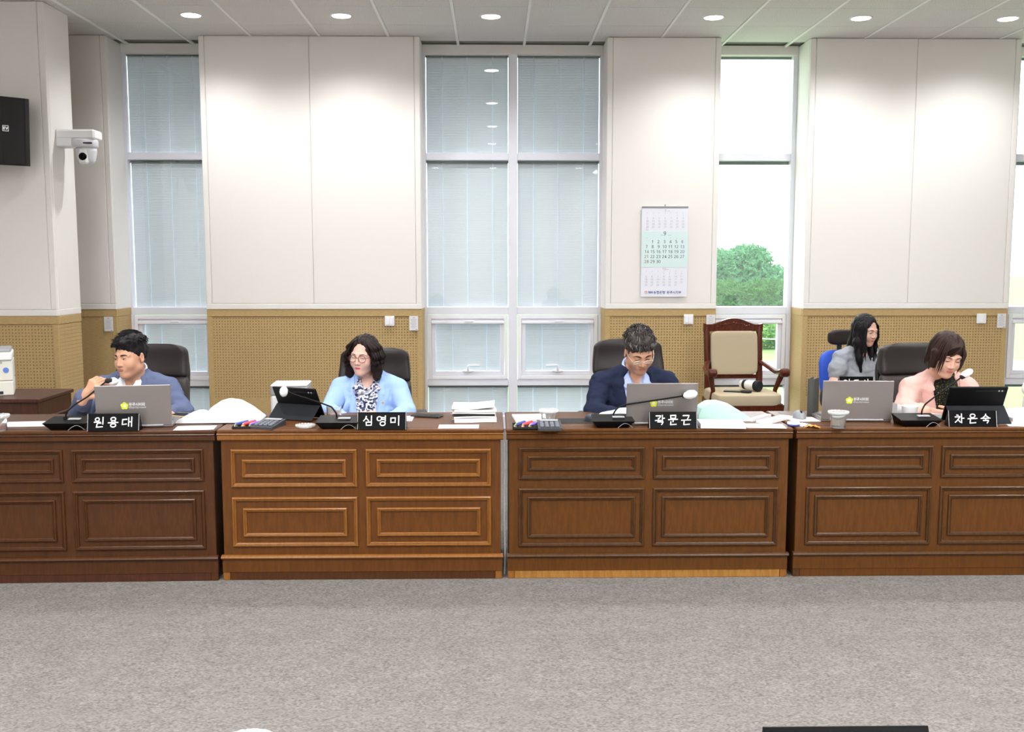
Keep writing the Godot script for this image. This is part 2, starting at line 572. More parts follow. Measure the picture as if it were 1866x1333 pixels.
func window_unit(n: int, x0: float, x1: float, splits: Array, tilts: Array) -> void:
	var w := struct("window_%d" % n)
	tag(w, ["", "tall window with closed slat blinds beside the stepped corner pier", "wide two-light window with closed slat blinds in the middle of the wall", "tall clear window without blinds looking out on a pine tree", "bright clear window at the right edge of the picture"][n])
	var ys := [3.5187, 3.4699, 2.5781, 2.5103, 1.1579, 1.0884, 0.4738, 0.4148, 0.12, 0.0]
	var z := WIN
	# outer frame, mullions and transoms
	var bars := [x0, x0 + 0.045]
	for s in splits: bars += [s - 0.042, s + 0.042]
	bars += [x1 - 0.045, x1]
	for i in range(0, bars.size(), 2):
		boxpart(Vector3((bars[i] + bars[i + 1]) / 2, ys[0] / 2, z - 0.06), Vector3(bars[i + 1] - bars[i], ys[0], 0.12), 0.004, "mullion", M.frame, w)
	for i in range(1, bars.size() - 1, 2):
		var a: float = bars[i]
		var b: float = bars[i + 1]
		for r in [[0, 1], [2, 3], [4, 5], [6, 7], [8, 9]]:
			var top: float = ys[r[0]]
			var bot: float = ys[r[1]]
			boxpart(Vector3((a + b) / 2, (top + bot) / 2, z - 0.062), Vector3(b - a, top - bot, 0.116), 0.004, "transom", M.frame, w)
		var ti: Array = tilts[(i - 1) / 2]
		pane(w, a, b, ys[2], ys[1], ti[0], z - 0.05, [0.2, 0.5, 0.81])
		pane(w, a, b, ys[4], ys[3], ti[1], z - 0.05, [0.2, 0.5, 0.81])
		pane(w, a, b, ys[8], ys[7], ti[3], z - 0.05, [0.2, 0.5, 0.81])
		# the awning sash with its box, glazing bead and handle
		var sa := a + 0.005
		var sb := b - 0.005
		var sash := B.new()
		var y0: float = ys[6] + 0.004
		var y1: float = ys[5] - 0.004
		for q in [[sa, sa + 0.033, y0, y1], [sb - 0.033, sb, y0, y1], [sa + 0.033, sb - 0.033, y0, y0 + 0.035], [sa + 0.033, sb - 0.033, y1 - 0.038, y1]]:
			sash.box(Vector3((q[0] + q[1]) / 2, (q[2] + q[3]) / 2, z - 0.03), Vector3(q[1] - q[0], q[3] - q[2], 0.07), 0.003)
		part(sash, "sash_frame", M.sash, w)
		var inner := B.new()
		for q in [[sa + 0.035, sa + 0.072, y0 + 0.037, y1 - 0.04], [sb - 0.072, sb - 0.035, y0 + 0.037, y1 - 0.04], [sa + 0.072, sb - 0.072, y0 + 0.037, y0 + 0.075], [sa + 0.072, sb - 0.072, y1 - 0.088, y1 - 0.04]]:
			inner.box(Vector3((q[0] + q[1]) / 2, (q[2] + q[3]) / 2, z - 0.04), Vector3(q[1] - q[0], q[3] - q[2], 0.06), 0.003)
		part(inner, "sash_bead", M.frame, w)
		boxpart(Vector3((sa + sb) / 2, y1 - 0.07, z - 0.002), Vector3(sb - sa - 0.07, 0.026, 0.03), 0.004, "blind_box", M.sash, w)
		boxpart(Vector3((sa + sb) / 2 + 0.01, y1 - 0.06, z + 0.014), Vector3(0.08, 0.014, 0.012), 0.004, "latch", M.sash, w)
		pane(w, sa + 0.062, sb - 0.062, y0 + 0.065, y1 - 0.078, ti[2], z - 0.05, [0.27, 0.78], false)
		var h := B.new()
		var hxx := lerpf(sa, sb, 0.5)
		var dir := 1.0 if i == 1 else -1.0
		h.ball(Vector3(hxx, y0 + 0.076, z + 0.0), Vector3(0.052, 0.014, 0.014), Basis(), 10)
		h.tube([Vector3(hxx, y0 + 0.076, z + 0.005), Vector3(hxx, y0 + 0.105, z + 0.016), Vector3(hxx, y0 + 0.128, z + 0.018), Vector3(hxx + dir * 0.02, y0 + 0.131, z + 0.018), Vector3(hxx + dir * 0.11, y0 + 0.130, z + 0.018)], [0.013, 0.011, 0.0095, 0.0085, 0.0065], 8)
		part(h, "handle", M.sash, w)


func build_windows() -> void:
	window_unit(1, -3.4033, -3.4033 + 1.62, [-3.4033 + 0.83], [[75, 73, 68, 66], [75, 73, 68, 66]])
	window_unit(2, -0.6707, 1.026, [0.1785], [[74, 71, 67, 66], [74, 71, 67, 56]])
	window_unit(3, 2.8049 - 1.62, 2.8049, [2.8049 - 0.83], [[99, 99, 99, 99], [99, 99, 99, 99]])
	window_unit(4, 4.8694 - 0.04, 6.1, [5.42], [[99, 99, 99, 99], [99, 99, 99, 99]])


func build_lights() -> void:
	# flush LED panels over the middle of the room, outside the picture: they give the even light on desks and faces
	for k in 8:
		var p := Vector3([-2.35, 2.75][k % 2], CEIL, -2.3 + 1.75 * (k / 2))
		var o := thing("ceiling_panel_light", "flush square LED ceiling panel over the middle of the room", "ceiling light", p, 0.0, "flush LED panels over the room")
		boxpart(Vector3(0, -0.006, 0), Vector3(1.19, 0.012, 0.59), 0.002, "panel_frame", M.white_plastic, o)
		boxpart(Vector3(0, -0.013, 0), Vector3(1.15, 0.003, 0.55), 0.0, "lamp_diffuser", M.panel_lamp, o)
		var a := AreaLight3D.new()
		a.name = "glow"
		a.area_size = Vector2(1.15, 0.55)
		a.light_energy = 5.2
		a.light_color = Color(1.0, 1.0, 1.0)
		a.shadow_enabled = true
		a.area_range = 25.0
		a.rotation = Vector3(-PI / 2, 0, 0)
		o.add_child(a)
		a.position = Vector3(0, -0.02, 0)
	var disc := B.new()
	disc.lathe([[0.0, 0.0], [0.074, 0.0], [0.076, 0.004]], Vector3.ZERO, 32)
	var dm := disc.mesh()
	var ring := B.new()
	ring.lathe([[0.0745, 0.0], [0.078, -0.004], [0.088, -0.004], [0.092, 0.001], [0.092, 0.004]], Vector3.ZERO, 32)
	var rm := ring.mesh()
	var names := ["leftmost", "second from the left", "third from the left", "third from the right", "second from the right", "rightmost"]
	var xs := [-2.42, -1.22, -0.02, 1.78, 2.98, 4.18]
	for r in 6:
		for k in 6:
			var p := Vector3(xs[k], CEIL, -8.2 + 2.1 * r)
			var lab: String = "round white ceiling downlight, %s of the row above the windows" % names[k]
			if r > 0: lab = "round white ceiling downlight mirrored in the middle window, further from the wall"
			var o := thing("downlight", lab, "ceiling light", p, 0.0, "recessed round downlights" if r == 0 else "downlights seen as reflections")
			part(dm, "lens", M.lamp, o, Transform3D(Basis(), Vector3(0, -0.003, 0)))
			part(rm, "trim_ring", M.white_plastic, o)
			var a := SpotLight3D.new()
			a.name = "glow"
			a.spot_angle = 74.0
			a.spot_angle_attenuation = 1.0
			a.spot_range = 25.0
			a.spot_attenuation = 2.0
			a.light_size = 0.05
			a.light_energy = 1.4
			a.light_color = Color(1.0, 1.0, 1.0)
			a.shadow_enabled = true
			a.rotation = Vector3(-PI / 2, 0, 0)
			o.add_child(a)
			a.position = Vector3(0, -0.056, 0)



# ---- outside ----
func tuft_mesh(sd: int) -> ArrayMesh:
	var rng := RandomNumberGenerator.new()
	rng.seed = sd
	var b := B.new()
	for k in 9:
		var d := Vector3(rng.randf_range(-1, 1), rng.randf_range(-0.5, 1), rng.randf_range(-1, 1)).normalized()
		var s := d.cross(Vector3(rng.randf_range(-1, 1), rng.randf_range(-1, 1), rng.randf_range(-1, 1))).normalized() * 0.10
		var o := d.cross(s).normalized()
		b.poly([-s * 0.3, d * 0.5 - s, d, d * 0.5 + s, s * 0.3], o)
	return b.mesh()


func foliage(called: String, label: String, category: String, at: Vector3, blobs: Array, count: int, size: float, m: Material, sd: int, trunk: float, group := "") -> void:
	var o := thing(called, label, category, at, 0.0, group)
	var rng := RandomNumberGenerator.new()
	rng.seed = sd
	var mm := MultiMesh.new()
	mm.transform_format = MultiMesh.TRANSFORM_3D
	mm.mesh = tuft_mesh(sd)
	mm.instance_count = count
	for i in count:
		var q: Array = blobs[i % blobs.size()]
		var d := Vector3(rng.randfn(), rng.randfn(), rng.randfn()).normalized() * pow(rng.randf(), 0.4)
		var p: Vector3 = q[0] + d * Vector3(q[1])
		var t := Basis.from_euler(Vector3(rng.randf() * TAU, rng.randf() * TAU, 0)).scaled(Vector3.ONE * size * rng.randf_range(0.6, 1.3))
		mm.set_instance_transform(i, Transform3D(t, p))
	var mi := MultiMeshInstance3D.new()
	mi.name = "foliage"
	mi.multimesh = mm
	mi.material_override = m
	mi.set_meta("kind", "stuff")
	o.add_child(mi)
	if trunk > 0:
		var b := B.new()
		b.tube([Vector3(0, 0, 0), Vector3(0.05, trunk * 0.5, 0), Vector3(0, trunk, 0.05)], [0.12, 0.09, 0.05], 8)
		part(b, "trunk", M.bark, o)


func build_outside() -> void:
	textured("grass", 31, 0.05, [hx("6c9450"), hx("7ea45f"), hx("8eb26e")], Vector3(1, 1, 1), 0.95, 0.2, 4, true)
	textured("leaf_pine", 32, 0.05, [hx("4a7a5a"), hx("62946e"), hx("7aaa84")], Vector3(0.8, 0.8, 0.8), 0.8, 0.3, 3, true)
	textured("leaf_dark", 33, 0.05, [hx("3d6238"), hx("4f7843"), hx("638c52")], Vector3(0.8, 0.8, 0.8), 0.8, 0.3, 3, true)
	textured("leaf_bright", 34, 0.05, [hx("5f8f46"), hx("78a658"), hx("90ba6c")], Vector3(0.8, 0.8, 0.8), 0.8, 0.3, 3, true)
	for k in ["leaf_pine", "leaf_dark", "leaf_bright"]:
		M[k].backlight_enabled = true
		M[k].backlight = Color(0.5, 0.6, 0.4)
	textured("bark", 35, 0.06, [hx("4a3a2e"), hx("6b5644")], Vector3(4, 1, 4), 0.9)
	var g := thing("lawn", "green lawn outside the clear window", "lawn", Vector3(0, -0.41, -69.6))
	boxpart(Vector3(10, 0.1, 0), Vector3(160, 0.2, 120), 0, "turf", M.grass, g)
	var p := thing("garden_path", "pale concrete path across the lawn below the trees", "path", Vector3(10, -0.205, -16.2))
	boxpart(Vector3(0, 0.015, 0), Vector3(120, 0.03, 2.6), 0.01, "paving", M.concrete, p)
	foliage("pine_tree", "pale green pine tree seen through the clear window", "tree", Vector3(10.0, -0.2, -38), [[Vector3(-0.7, 1.3, 0), Vector3(1.5, 1.0, 1.2)], [Vector3(-0.2, 1.9, 0), Vector3(0.9, 0.6, 0.8)], [Vector3(0.7, 1.0, 0.2), Vector3(0.9, 0.7, 1)], [Vector3(-1.6, 1.8, 0.3), Vector3(0.8, 0.55, 0.8)], [Vector3(0.2, 0.5, 0.6), Vector3(1.4, 0.6, 1)], [Vector3(-1.6, 0.6, 0.5), Vector3(1.2, 0.7, 1)]], 9000, 0.15, M.leaf_pine, 41, 1.6)
	foliage("dark_tree", "dark green bushy tree low behind the hedge", "tree", Vector3(8.6, -0.19, -31), [[Vector3(0, 0.5, 0), Vector3(1.4, 0.75, 1)], [Vector3(1.4, 0.4, 0), Vector3(1.1, 0.7, 1)], [Vector3(-1.4, 0.5, 0), Vector3(1.2, 0.7, 1)]], 6000, 0.13, M.leaf_dark, 42, 0.6)
	foliage("hedge", "light green clipped hedge beside the path outside", "hedge", Vector3(5.6, -0.2, -20.5), [[Vector3(-1.2, 0.35, 0), Vector3(0.7, 0.35, 0.5)], [Vector3(-0.3, 0.3, 0), Vector3(0.7, 0.34, 0.5)], [Vector3(0.6, 0.3, 0.1), Vector3(0.7, 0.33, 0.5)], [Vector3(1.5, 0.32, 0), Vector3(0.8, 0.35, 0.5)], [Vector3(-2.2, 0.35, 0), Vector3(0.8, 0.4, 0.5)]], 3000, 0.13, M.leaf_bright, 43, 0)
	var r := thing("guard_rope", "white rope strung in front of the trees outside", "rope", Vector3(4.0, 0, -19.6))
	var b := B.new()
	b.tube([Vector3(-0.6, 0.13, 0), Vector3(1, 0.08, 0), Vector3(3, -0.02, 0)], 0.012, 6)
	part(b, "rope", M.white_plastic, r)
	for x in [-0.6, 3.0]:
		boxpart(Vector3(x, -0.03, 0), Vector3(0.05, 0.34, 0.05), 0.005, "stake", M.concrete, r)


# ---- lettering ----
const JAMO := {
	"g": [[0.0, 0.0, 1.0, 0.0, 0.92, 0.45, 0.7, 1.0]], "n": [[0.05, 0.0, 0.0, 1.0, 1.0, 0.9]], "d": [[1.0, 0.0, 0.05, 0.05, 0.0, 1.0, 1.0, 0.9]],
	"m": [[0.0, 0.0, 0.05, 1.0], [0.0, 0.03, 1.0, 0.0, 0.95, 1.0], [0.05, 0.92, 0.95, 0.92]],
	"b": [[0.0, 0.0, 0.03, 1.0, 0.97, 1.0, 1.0, 0.0], [0.02, 0.5, 0.98, 0.5]],
	"s": [[0.52, 0.0, 0.4, 0.5, 0.0, 1.0], [0.48, 0.4, 1.0, 1.0]], "j": [[0.05, 0.05, 0.95, 0.0, 0.5, 0.55, 0.0, 1.0], [0.5, 0.5, 1.0, 1.0]],
	"c": [[0.35, -0.15, 0.65, -0.12], [0.05, 0.15, 0.95, 0.1, 0.5, 0.6, 0.0, 1.0], [0.5, 0.55, 1.0, 1.0]],
	"h": [[0.35, -0.1, 0.65, -0.1], [0.0, 0.15, 1.0, 0.15]],
	"A": [[0.3, 0.0, 0.3, 1.0], [0.3, 0.5, 1.0, 0.48]], "I": [[0.5, 0.0, 0.5, 1.0]], "E": [[0.7, 0.0, 0.7, 1.0], [0.0, 0.42, 0.7, 0.42]],
	"Y": [[0.75, 0.0, 0.75, 1.0], [0.0, 0.3, 0.75, 0.3], [0.0, 0.62, 0.75, 0.62]], "X": [[0.35, 0.05, 0.35, 0.95], [0.9, 0.0, 0.9, 1.0], [0.35, 0.5, 0.9, 0.5]],
	"O": [[0.5, 0.0, 0.5, 0.75], [0.0, 0.8, 1.0, 0.78]], "U": [[0.0, 0.1, 1.0, 0.06], [0.5, 0.1, 0.48, 1.0]], "Q": [[0.35, 0.0, 0.35, 0.7], [0.68, 0.0, 0.68, 0.7], [0.0, 0.8, 1.0, 0.78]], "_": [[0.0, 0.5, 1.0, 0.45]],
}
# syllable -> [letter, x0, y0, x1, y1] pieces; "o" is the ring
const SYL := {
	"won": [["o", 0.1, 0.02, 0.5, 0.36], ["_", 0.0, 0.46, 0.62, 0.5], ["I", 0.22, 0.5, 0.4, 0.68], ["_", 0.45, 0.56, 0.68, 0.62], ["I", 0.74, 0.0, 0.98, 0.72], ["n", 0.22, 0.74, 0.85, 1.0]],
	"yong": [["o", 0.26, 0.0, 0.74, 0.34], ["Q", 0.0, 0.36, 1.0, 0.6], ["o", 0.24, 0.66, 0.76, 1.0]],
	"dae": [["d", 0.0, 0.2, 0.45, 0.75], ["X", 0.45, 0.0, 1.0, 1.0]],
	"sim": [["s", 0.0, 0.02, 0.55, 0.5], ["I", 0.68, 0.0, 0.98, 0.56], ["m", 0.28, 0.64, 0.84, 1.0]],
	"yeong": [["o", 0.02, 0.05, 0.46, 0.48], ["Y", 0.46, 0.0, 1.0, 0.58], ["o", 0.34, 0.6, 0.86, 1.0]],
	"mi": [["m", 0.02, 0.2, 0.5, 0.7], ["I", 0.7, 0.0, 1.0, 1.0]],
	"gwak": [["g", 0.08, 0.04, 0.55, 0.32], ["O", 0.0, 0.3, 0.62, 0.6], ["A", 0.64, 0.0, 1.0, 0.66], ["g", 0.25, 0.7, 0.8, 1.0]],
	"mun": [["m", 0.22, 0.0, 0.78, 0.34], ["U", 0.0, 0.42, 1.0, 0.7], ["n", 0.2, 0.68, 0.84, 1.0]],
	"geun": [["g", 0.18, 0.02, 0.8, 0.42], ["_", 0.0, 0.46, 1.0, 0.56], ["n", 0.22, 0.64, 0.86, 1.0]],
	"cha": [["c", 0.0, 0.22, 0.58, 0.92], ["A", 0.58, 0.0, 1.0, 1.0]],
	"eun": [["o", 0.24, 0.0, 0.76, 0.38], ["_", 0.0, 0.46, 1.0, 0.56], ["n", 0.2, 0.62, 0.84, 1.0]],
	"suk": [["s", 0.18, 0.0, 0.82, 0.38], ["U", 0.0, 0.44, 1.0, 0.7], ["g", 0.24, 0.7, 0.78, 1.0]],
	"ju": [["j", 0.14, 0.04, 0.86, 0.48], ["U", 0.0, 0.54, 1.0, 1.0]],
	"si": [["s", 0.0, 0.12, 0.64, 0.8], ["I", 0.74, 0.0, 1.0, 1.0]],
	"ui": [["o", 0.1, 0.1, 0.56, 0.5], ["_", 0.0, 0.62, 0.7, 0.76], ["I", 0.76, 0.0, 1.0, 1.0]],
	"hoe": [["h", 0.06, 0.1, 0.62, 0.3], ["o", 0.16, 0.28, 0.54, 0.56], ["O", 0.0, 0.54, 0.7, 0.86], ["I", 0.76, 0.0, 1.0, 1.0]],
	"nong": [["n", 0.2, 0.0, 0.8, 0.28], ["O", 0.0, 0.24, 1.0, 0.58], ["o", 0.24, 0.64, 0.76, 1.0]],
	"hyeop": [["h", 0.02, 0.06, 0.5, 0.2], ["o", 0.08, 0.2, 0.44, 0.48], ["Y", 0.48, 0.0, 1.0, 0.56], ["b", 0.3, 0.64, 0.86, 1.0]],
	"haeng": [["h", 0.02, 0.06, 0.46, 0.2], ["o", 0.06, 0.2, 0.4, 0.48], ["X", 0.42, 0.0, 1.0, 0.58], ["o", 0.34, 0.62, 0.84, 1.0]],
	"ji": [["j", 0.0, 0.12, 0.64, 0.82], ["I", 0.74, 0.0, 1.0, 1.0]],
	"bu": [["b", 0.2, 0.0, 0.8, 0.44], ["U", 0.0, 0.54, 1.0, 1.0]],
	"rok": [["d", 0.2, 0.1, 0.8, 0.3], ["O", 0.0, 0.34, 1.0, 0.6], ["g", 0.24, 0.7, 0.78, 1.0]],
	"sa": [["s", 0.0, 0.12, 0.6, 0.85], ["A", 0.64, 0.0, 1.0, 1.0]],
}


func stroke(b: B, p: Array, w0: float, w1: float, x: Transform3D) -> void:
	var o := x.basis.z.normalized()
	for i in p.size() - 1:
		var a: Vector2 = p[i]
		var c: Vector2 = p[i + 1]
		var wa := lerpf(w0, w1, float(i) / (p.size() - 1)) / 2
		var wc := lerpf(w0, w1, float(i + 1) / (p.size() - 1)) / 2
		var d := (c - a).normalized()
		var s := Vector2(-d.y, d.x)
		var q := [a - d * wa * 0.5 + s * wa, c + d * wc * 0.4 + s * wc, c + d * wc * 0.4 - s * wc, a - d * wa * 0.8 - s * wa * 0.6]
		b.poly(q.map(func(k): return x * Vector3(k.x, k.y, 0.00002 * i)), o)


func syllable(b: B, called: String, size: Vector2, w: float, x: Transform3D, slant := 0.0) -> void:
	for e in SYL[called]:
		var lo := Vector2(e[1], e[2])
		var hi := Vector2(e[3], e[4])
		var place := func(u: float, k: float) -> Vector2:
			var q := Vector2(lerpf(lo.x, hi.x, u), lerpf(lo.y, hi.y, k)) * size
			return Vector2(q.x, -q.y + slant * q.x)
		if e[0] == "o":
			var ring := []
			for k in 17:
				ring.append(place.call(0.5 + 0.5 * cos(TAU * k / 16), 0.5 + 0.5 * sin(TAU * k / 16)))
			stroke(b, ring, w * 0.9, w * 0.9, x)
		else:
			if e[0] == "h" and false: pass
			for line in JAMO[e[0]]:
				var p := []
				for k in range(0, line.size(), 2): p.append(place.call(line[k], line[k + 1]))
				stroke(b, p, w * 1.15, w * 0.8, x)


func word(b: B, names: Array, size: Vector2, gap: float, w: float, x: Transform3D, slant := 0.0) -> void:
	for i in names.size():
		syllable(b, names[i], size, w, x * Transform3D(Basis(), Vector3((size.x + gap) * i, 0, 0.0001 * i)), slant)


func roman(b: B, text: String, height: float, x: Transform3D, bold := false, font := "Droid Sans") -> void:
	var t := TextMesh.new()
	var f := SystemFont.new()
	f.font_names = PackedStringArray([font])
	if bold: f.font_weight = 700
	t.font = f
	t.text = text
	t.font_size = 32
	t.pixel_size = height / 24.0
	t.depth = 0.0002
	t.curve_step = 4.0
	t.horizontal_alignment = HORIZONTAL_ALIGNMENT_CENTER
	b.put(t, x)


# ---- desks ----
func moulding(x0: float, x1: float, y0: float, y1: float, z: float, s := 1.0) -> B:
	var b := B.new()
	var prof := [[0.0, 0.0], [0.001, 0.009], [0.005, 0.013], [0.009, 0.013], [0.011, 0.008], [0.0135, 0.007], [0.016, 0.010], [0.019, 0.008], [0.021, 0.0]]
	for i in prof.size() - 1:
		var a: Array = prof[i]
		var c: Array = prof[i + 1]
		var q := func(r: Array) -> Array:
			var o: float = r[0] * s
			return [Vector3(x0 + o, y0 + o, z + r[1] * s), Vector3(x1 - o, y0 + o, z + r[1] * s), Vector3(x1 - o, y1 - o, z + r[1] * s), Vector3(x0 + o, y1 - o, z + r[1] * s)]
		var pa: Array = q.call(a)
		var pc: Array = q.call(c)
		for k in 4:
			var l := (k + 1) % 4
			b.face([pa[k], pa[l], pc[l], pc[k]], Vector3(0, 0, 1))
	return b


func profile_strip(x0: float, x1: float, prof: Array) -> B:
	var b := B.new()
	for i in prof.size() - 1:
		b.face([Vector3(x0, prof[i][0], prof[i][1]), Vector3(x1, prof[i][0], prof[i][1]), Vector3(x1, prof[i + 1][0], prof[i + 1][1]), Vector3(x0, prof[i + 1][0], prof[i + 1][1])], Vector3(0, 0.2, 1))
	for x in [x0, x1]:
		var p := []
		for e in prof: p.append(Vector3(x, e[0], e[1]))
		b.poly(p, Vector3(signf(x - (x0 + x1) / 2), 0, 0))
	return b


const H := 0.76


func desk(label: String, x0: float, x1: float, z: float, turn: float, body: Material, trim: Material, plinth: Material, rows: Array, pivot_right := false) -> Node3D:
	# local: x from the left end, z = 0 at the front of the top, going back
	var w := x1 - x0
	var o := thing("council_desk", label, "desk", Vector3(x0, 0, z), 0, "panelled council desks in a row")
	if pivot_right:
		o.rotation.y = turn
		o.position = Vector3(x1, 0, z) - o.basis * Vector3(w, 0, 0)
	else:
		o.rotation.y = turn
	var deep := 0.56
	var top := B.new()
	top.box(Vector3(w / 2, H - 0.0095, -deep / 2), Vector3(w, 0.019, deep), 0.005)
	part(top, "tabletop", body, o)
	var field := B.new()
	field.box(Vector3(w / 2, H - 0.0005, -deep / 2 - 0.004), Vector3(w - 0.11, 0.003, deep - 0.1), 0.001)
	part(field, "top_veneer", body, o)
	part(profile_strip(0.002, w - 0.002, [[H - 0.019, -0.03], [H - 0.019, -0.004], [H - 0.024, -0.001], [H - 0.028, -0.005], [H - 0.03, -0.008], [H - 0.05, -0.008], [H - 0.056, -0.014], [H - 0.056, -0.03]]), "apron", trim if trim != M.wood_c_trim else body, o)
	var f := B.new()
	f.box(Vector3(w / 2, (H - 0.05 + 0.04) / 2, -0.04), Vector3(w - 0.03, H - 0.09, 0.03), 0.002)
	part(f, "front_board", body, o)
	for s in [0.03, w - 0.03]:
		boxpart(Vector3(s, (H - 0.02) / 2, -deep / 2 - 0.02), Vector3(0.03, H - 0.02, deep - 0.05), 0.002, "side_board", body, o)
	var zf := -0.0252
	var half := (w - 0.03) / 2
	for c in 2:
		var a := 0.015 + half * c + (0.047 if c == 0 else 0.021)
		var e := a + half - 0.068
		for r in rows:
			part(moulding(a, e, r[1], r[0], zf), "panel_moulding", trim, o)
			part(moulding(a + r[4], e - r[4], r[3], r[2], zf, 0.9), "panel_moulding", trim, o)
	part(profile_strip(0.004, w - 0.004, [[0.128, -0.03], [0.128, -0.014], [0.124, -0.006], [0.117, -0.003], [0.111, -0.007], [0.109, -0.013], [0.109, -0.03]]), "base_moulding", trim, o)
	boxpart(Vector3(w / 2, 0.075, -0.033), Vector3(w - 0.014, 0.07, 0.03), 0.002, "base_board", body, o)
	boxpart(Vector3(w / 2, 0.021, -0.036), Vector3(w - 0.088, 0.042, 0.03), 0.002, "plinth", plinth, o)
	for s in [0.026, w - 0.026]:
		boxpart(Vector3(s, 0.021, -0.0355), Vector3(0.034, 0.042, 0.03), 0.002, "plinth_block", trim if plinth != M.wood_plinth else M.wood_b_trim, o)
	return o


func build_desks() -> void:
	var r2 := [[0.6591, 0.4695, 0.6081, 0.5172, 0.054], [0.4198, 0.1697, 0.3644, 0.2199, 0.053]]
	var r3 := [[0.6651, 0.5023, 0.6211, 0.5466, 0.045], [0.4591, 0.162, 0.4163, 0.2069, 0.045]]
	desk("dark reddish-brown panelled desk at the left, under the speaking man's laptop", -2.80, -1.3618, -4.775, 0.022, M.wood_a, M.wood_a, M.wood_dark, r3, true)
	desk("warm brown desk with light orange panel mouldings, second from the left", -1.3564, 0.0473, -4.782, 0.0, M.wood_b, M.wood_b_trim, M.wood_a, r2)
	desk("brown panelled desk with a pale plinth, under the man in the navy jacket", 0.0581, 1.4769, -4.784, 0.0, M.wood_c, M.wood_c_trim, M.wood_plinth, r3)
	desk("brown panelled desk at the right, under the woman in the pink jacket", 1.4936, 1.4936 + 1.43, -4.79, 0.0, M.wood_c, M.wood_c_trim, M.wood_c, r3)

# ---- furniture and things ----
func cushion(b: B, c: Vector3, h: Vector3, q := Basis(), e := 0.35, s := 14) -> void:
	var rows := []
	for i in s + 1:
		var row := PackedVector3Array()
		var u := PI * (float(i) / s - 0.5)
		for k in s * 2:
			var a := PI * k / s
			var cu := signf(cos(u)) * pow(absf(cos(u)), e)
			var p := Vector3(cu * signf(cos(a)) * pow(absf(cos(a)), e), signf(sin(u)) * pow(absf(sin(u)), e), cu * signf(sin(a)) * pow(absf(sin(a)), e))
			row.append(c + q * (p * h))
		rows.append(row)
	b.grid(rows, true)


func office_chair(label: String, at: Vector3, turn: float, seam: float, top: float) -> void:
	# high-backed leather swivel chair; the back leans away from the desk
	var o := thing("swivel_chair", label, "chair", at, turn, "high-backed black leather chairs")
	var back := func(y0: float, y1: float, w0: float, w1: float, lift: float) -> B:
		var b := B.new()
		var rows := []
		var ns := 16
		for i in ns + 1:
			var k := float(i) / ns
			var y := lerpf(y0, y1, k)
			var w := lerpf(w0, w1, k)
			# round the top corners
			var rise := clampf((k - 0.72) / 0.28, 0, 1) * lift
			w *= sqrt(maxf(0.0, 1.0 - pow(rise, 3.2) * 0.62)) if lift > 0 else 1.0
			var z := -0.13 * (y - 0.48) / 0.7 - 0.02 * sin(k * PI)
			var edge := pow(maxf(0.0, 1.0 - pow(absf(2.0 * k - 1.0), 6.0)), 0.5)
			var row := PackedVector3Array()
			for a in 28:
				var t := TAU * a / 28
				var cx := signf(cos(t)) * pow(absf(cos(t)), 0.3)
				var cz := signf(sin(t)) * pow(absf(sin(t)), 0.55)
				row.append(Vector3(cx * w * (0.94 + 0.06 * edge), y, z + cz * 0.05 * edge + 0.035 * pow(absf(cx), 2.0)))
			rows.append(row)
		b.grid(rows, true)
		return b
	part(back.call(0.5, seam + 0.01, 0.235, 0.225, 0.0), "backrest", M.leather_grey, o)
	part(back.call(seam - 0.01, top, 0.225, 0.205, 1.0), "headrest", M.leather, o)
	var shell := B.new()
	cushion(shell, Vector3(0, 0.76, -0.125), Vector3(0.2, 0.27, 0.02), Basis(Vector3.RIGHT, -0.18), 0.4)
	part(shell, "back_shell", M.black_plastic, o)
	var s := B.new()
	cushion(s, Vector3(0, 0.46, 0.22), Vector3(0.26, 0.06, 0.25), Basis(), 0.4)
	part(s, "seat", M.leather, o)
	for d in [-1.0, 1.0]:
		var a := B.new()
		a.tube([Vector3(d * 0.24, 0.44, 0.1), Vector3(d * 0.285, 0.5, 0.1), Vector3(d * 0.29, 0.645, 0.09)], 0.018, 8)
		cushion(a, Vector3(d * 0.29, 0.66, 0.12), Vector3(0.035, 0.02, 0.15), Basis(), 0.5, 8)
		part(a, "armrest", M.black_plastic, o)
	var col := B.new()
	col.lathe([[0.0, 0.08], [0.035, 0.08], [0.035, 0.25], [0.025, 0.25], [0.025, 0.41], [0.0, 0.41]], Vector3(0, 0, 0.2), 14)
	part(col, "gas_lift", M.chrome, o)
	for k in 5:
		var t := TAU * k / 5 + 0.3
		var e := Vector3(sin(t) * 0.3, 0.065, 0.2 + cos(t) * 0.3)
		var l := B.new()
		l.tube([Vector3(0, 0.1, 0.2), e], [0.026, 0.018], 8)
		part(l, "star_leg", M.chrome, o)
		var w := B.new()
		w.lathe([[0, -0.02], [0.024, -0.018], [0.026, 0], [0.024, 0.018], [0, 0.02]], e + Vector3(0, -0.038, 0), 12, Basis(Vector3(0, 0, 1), PI / 2))
		part(w, "caster", M.black_plastic, o)


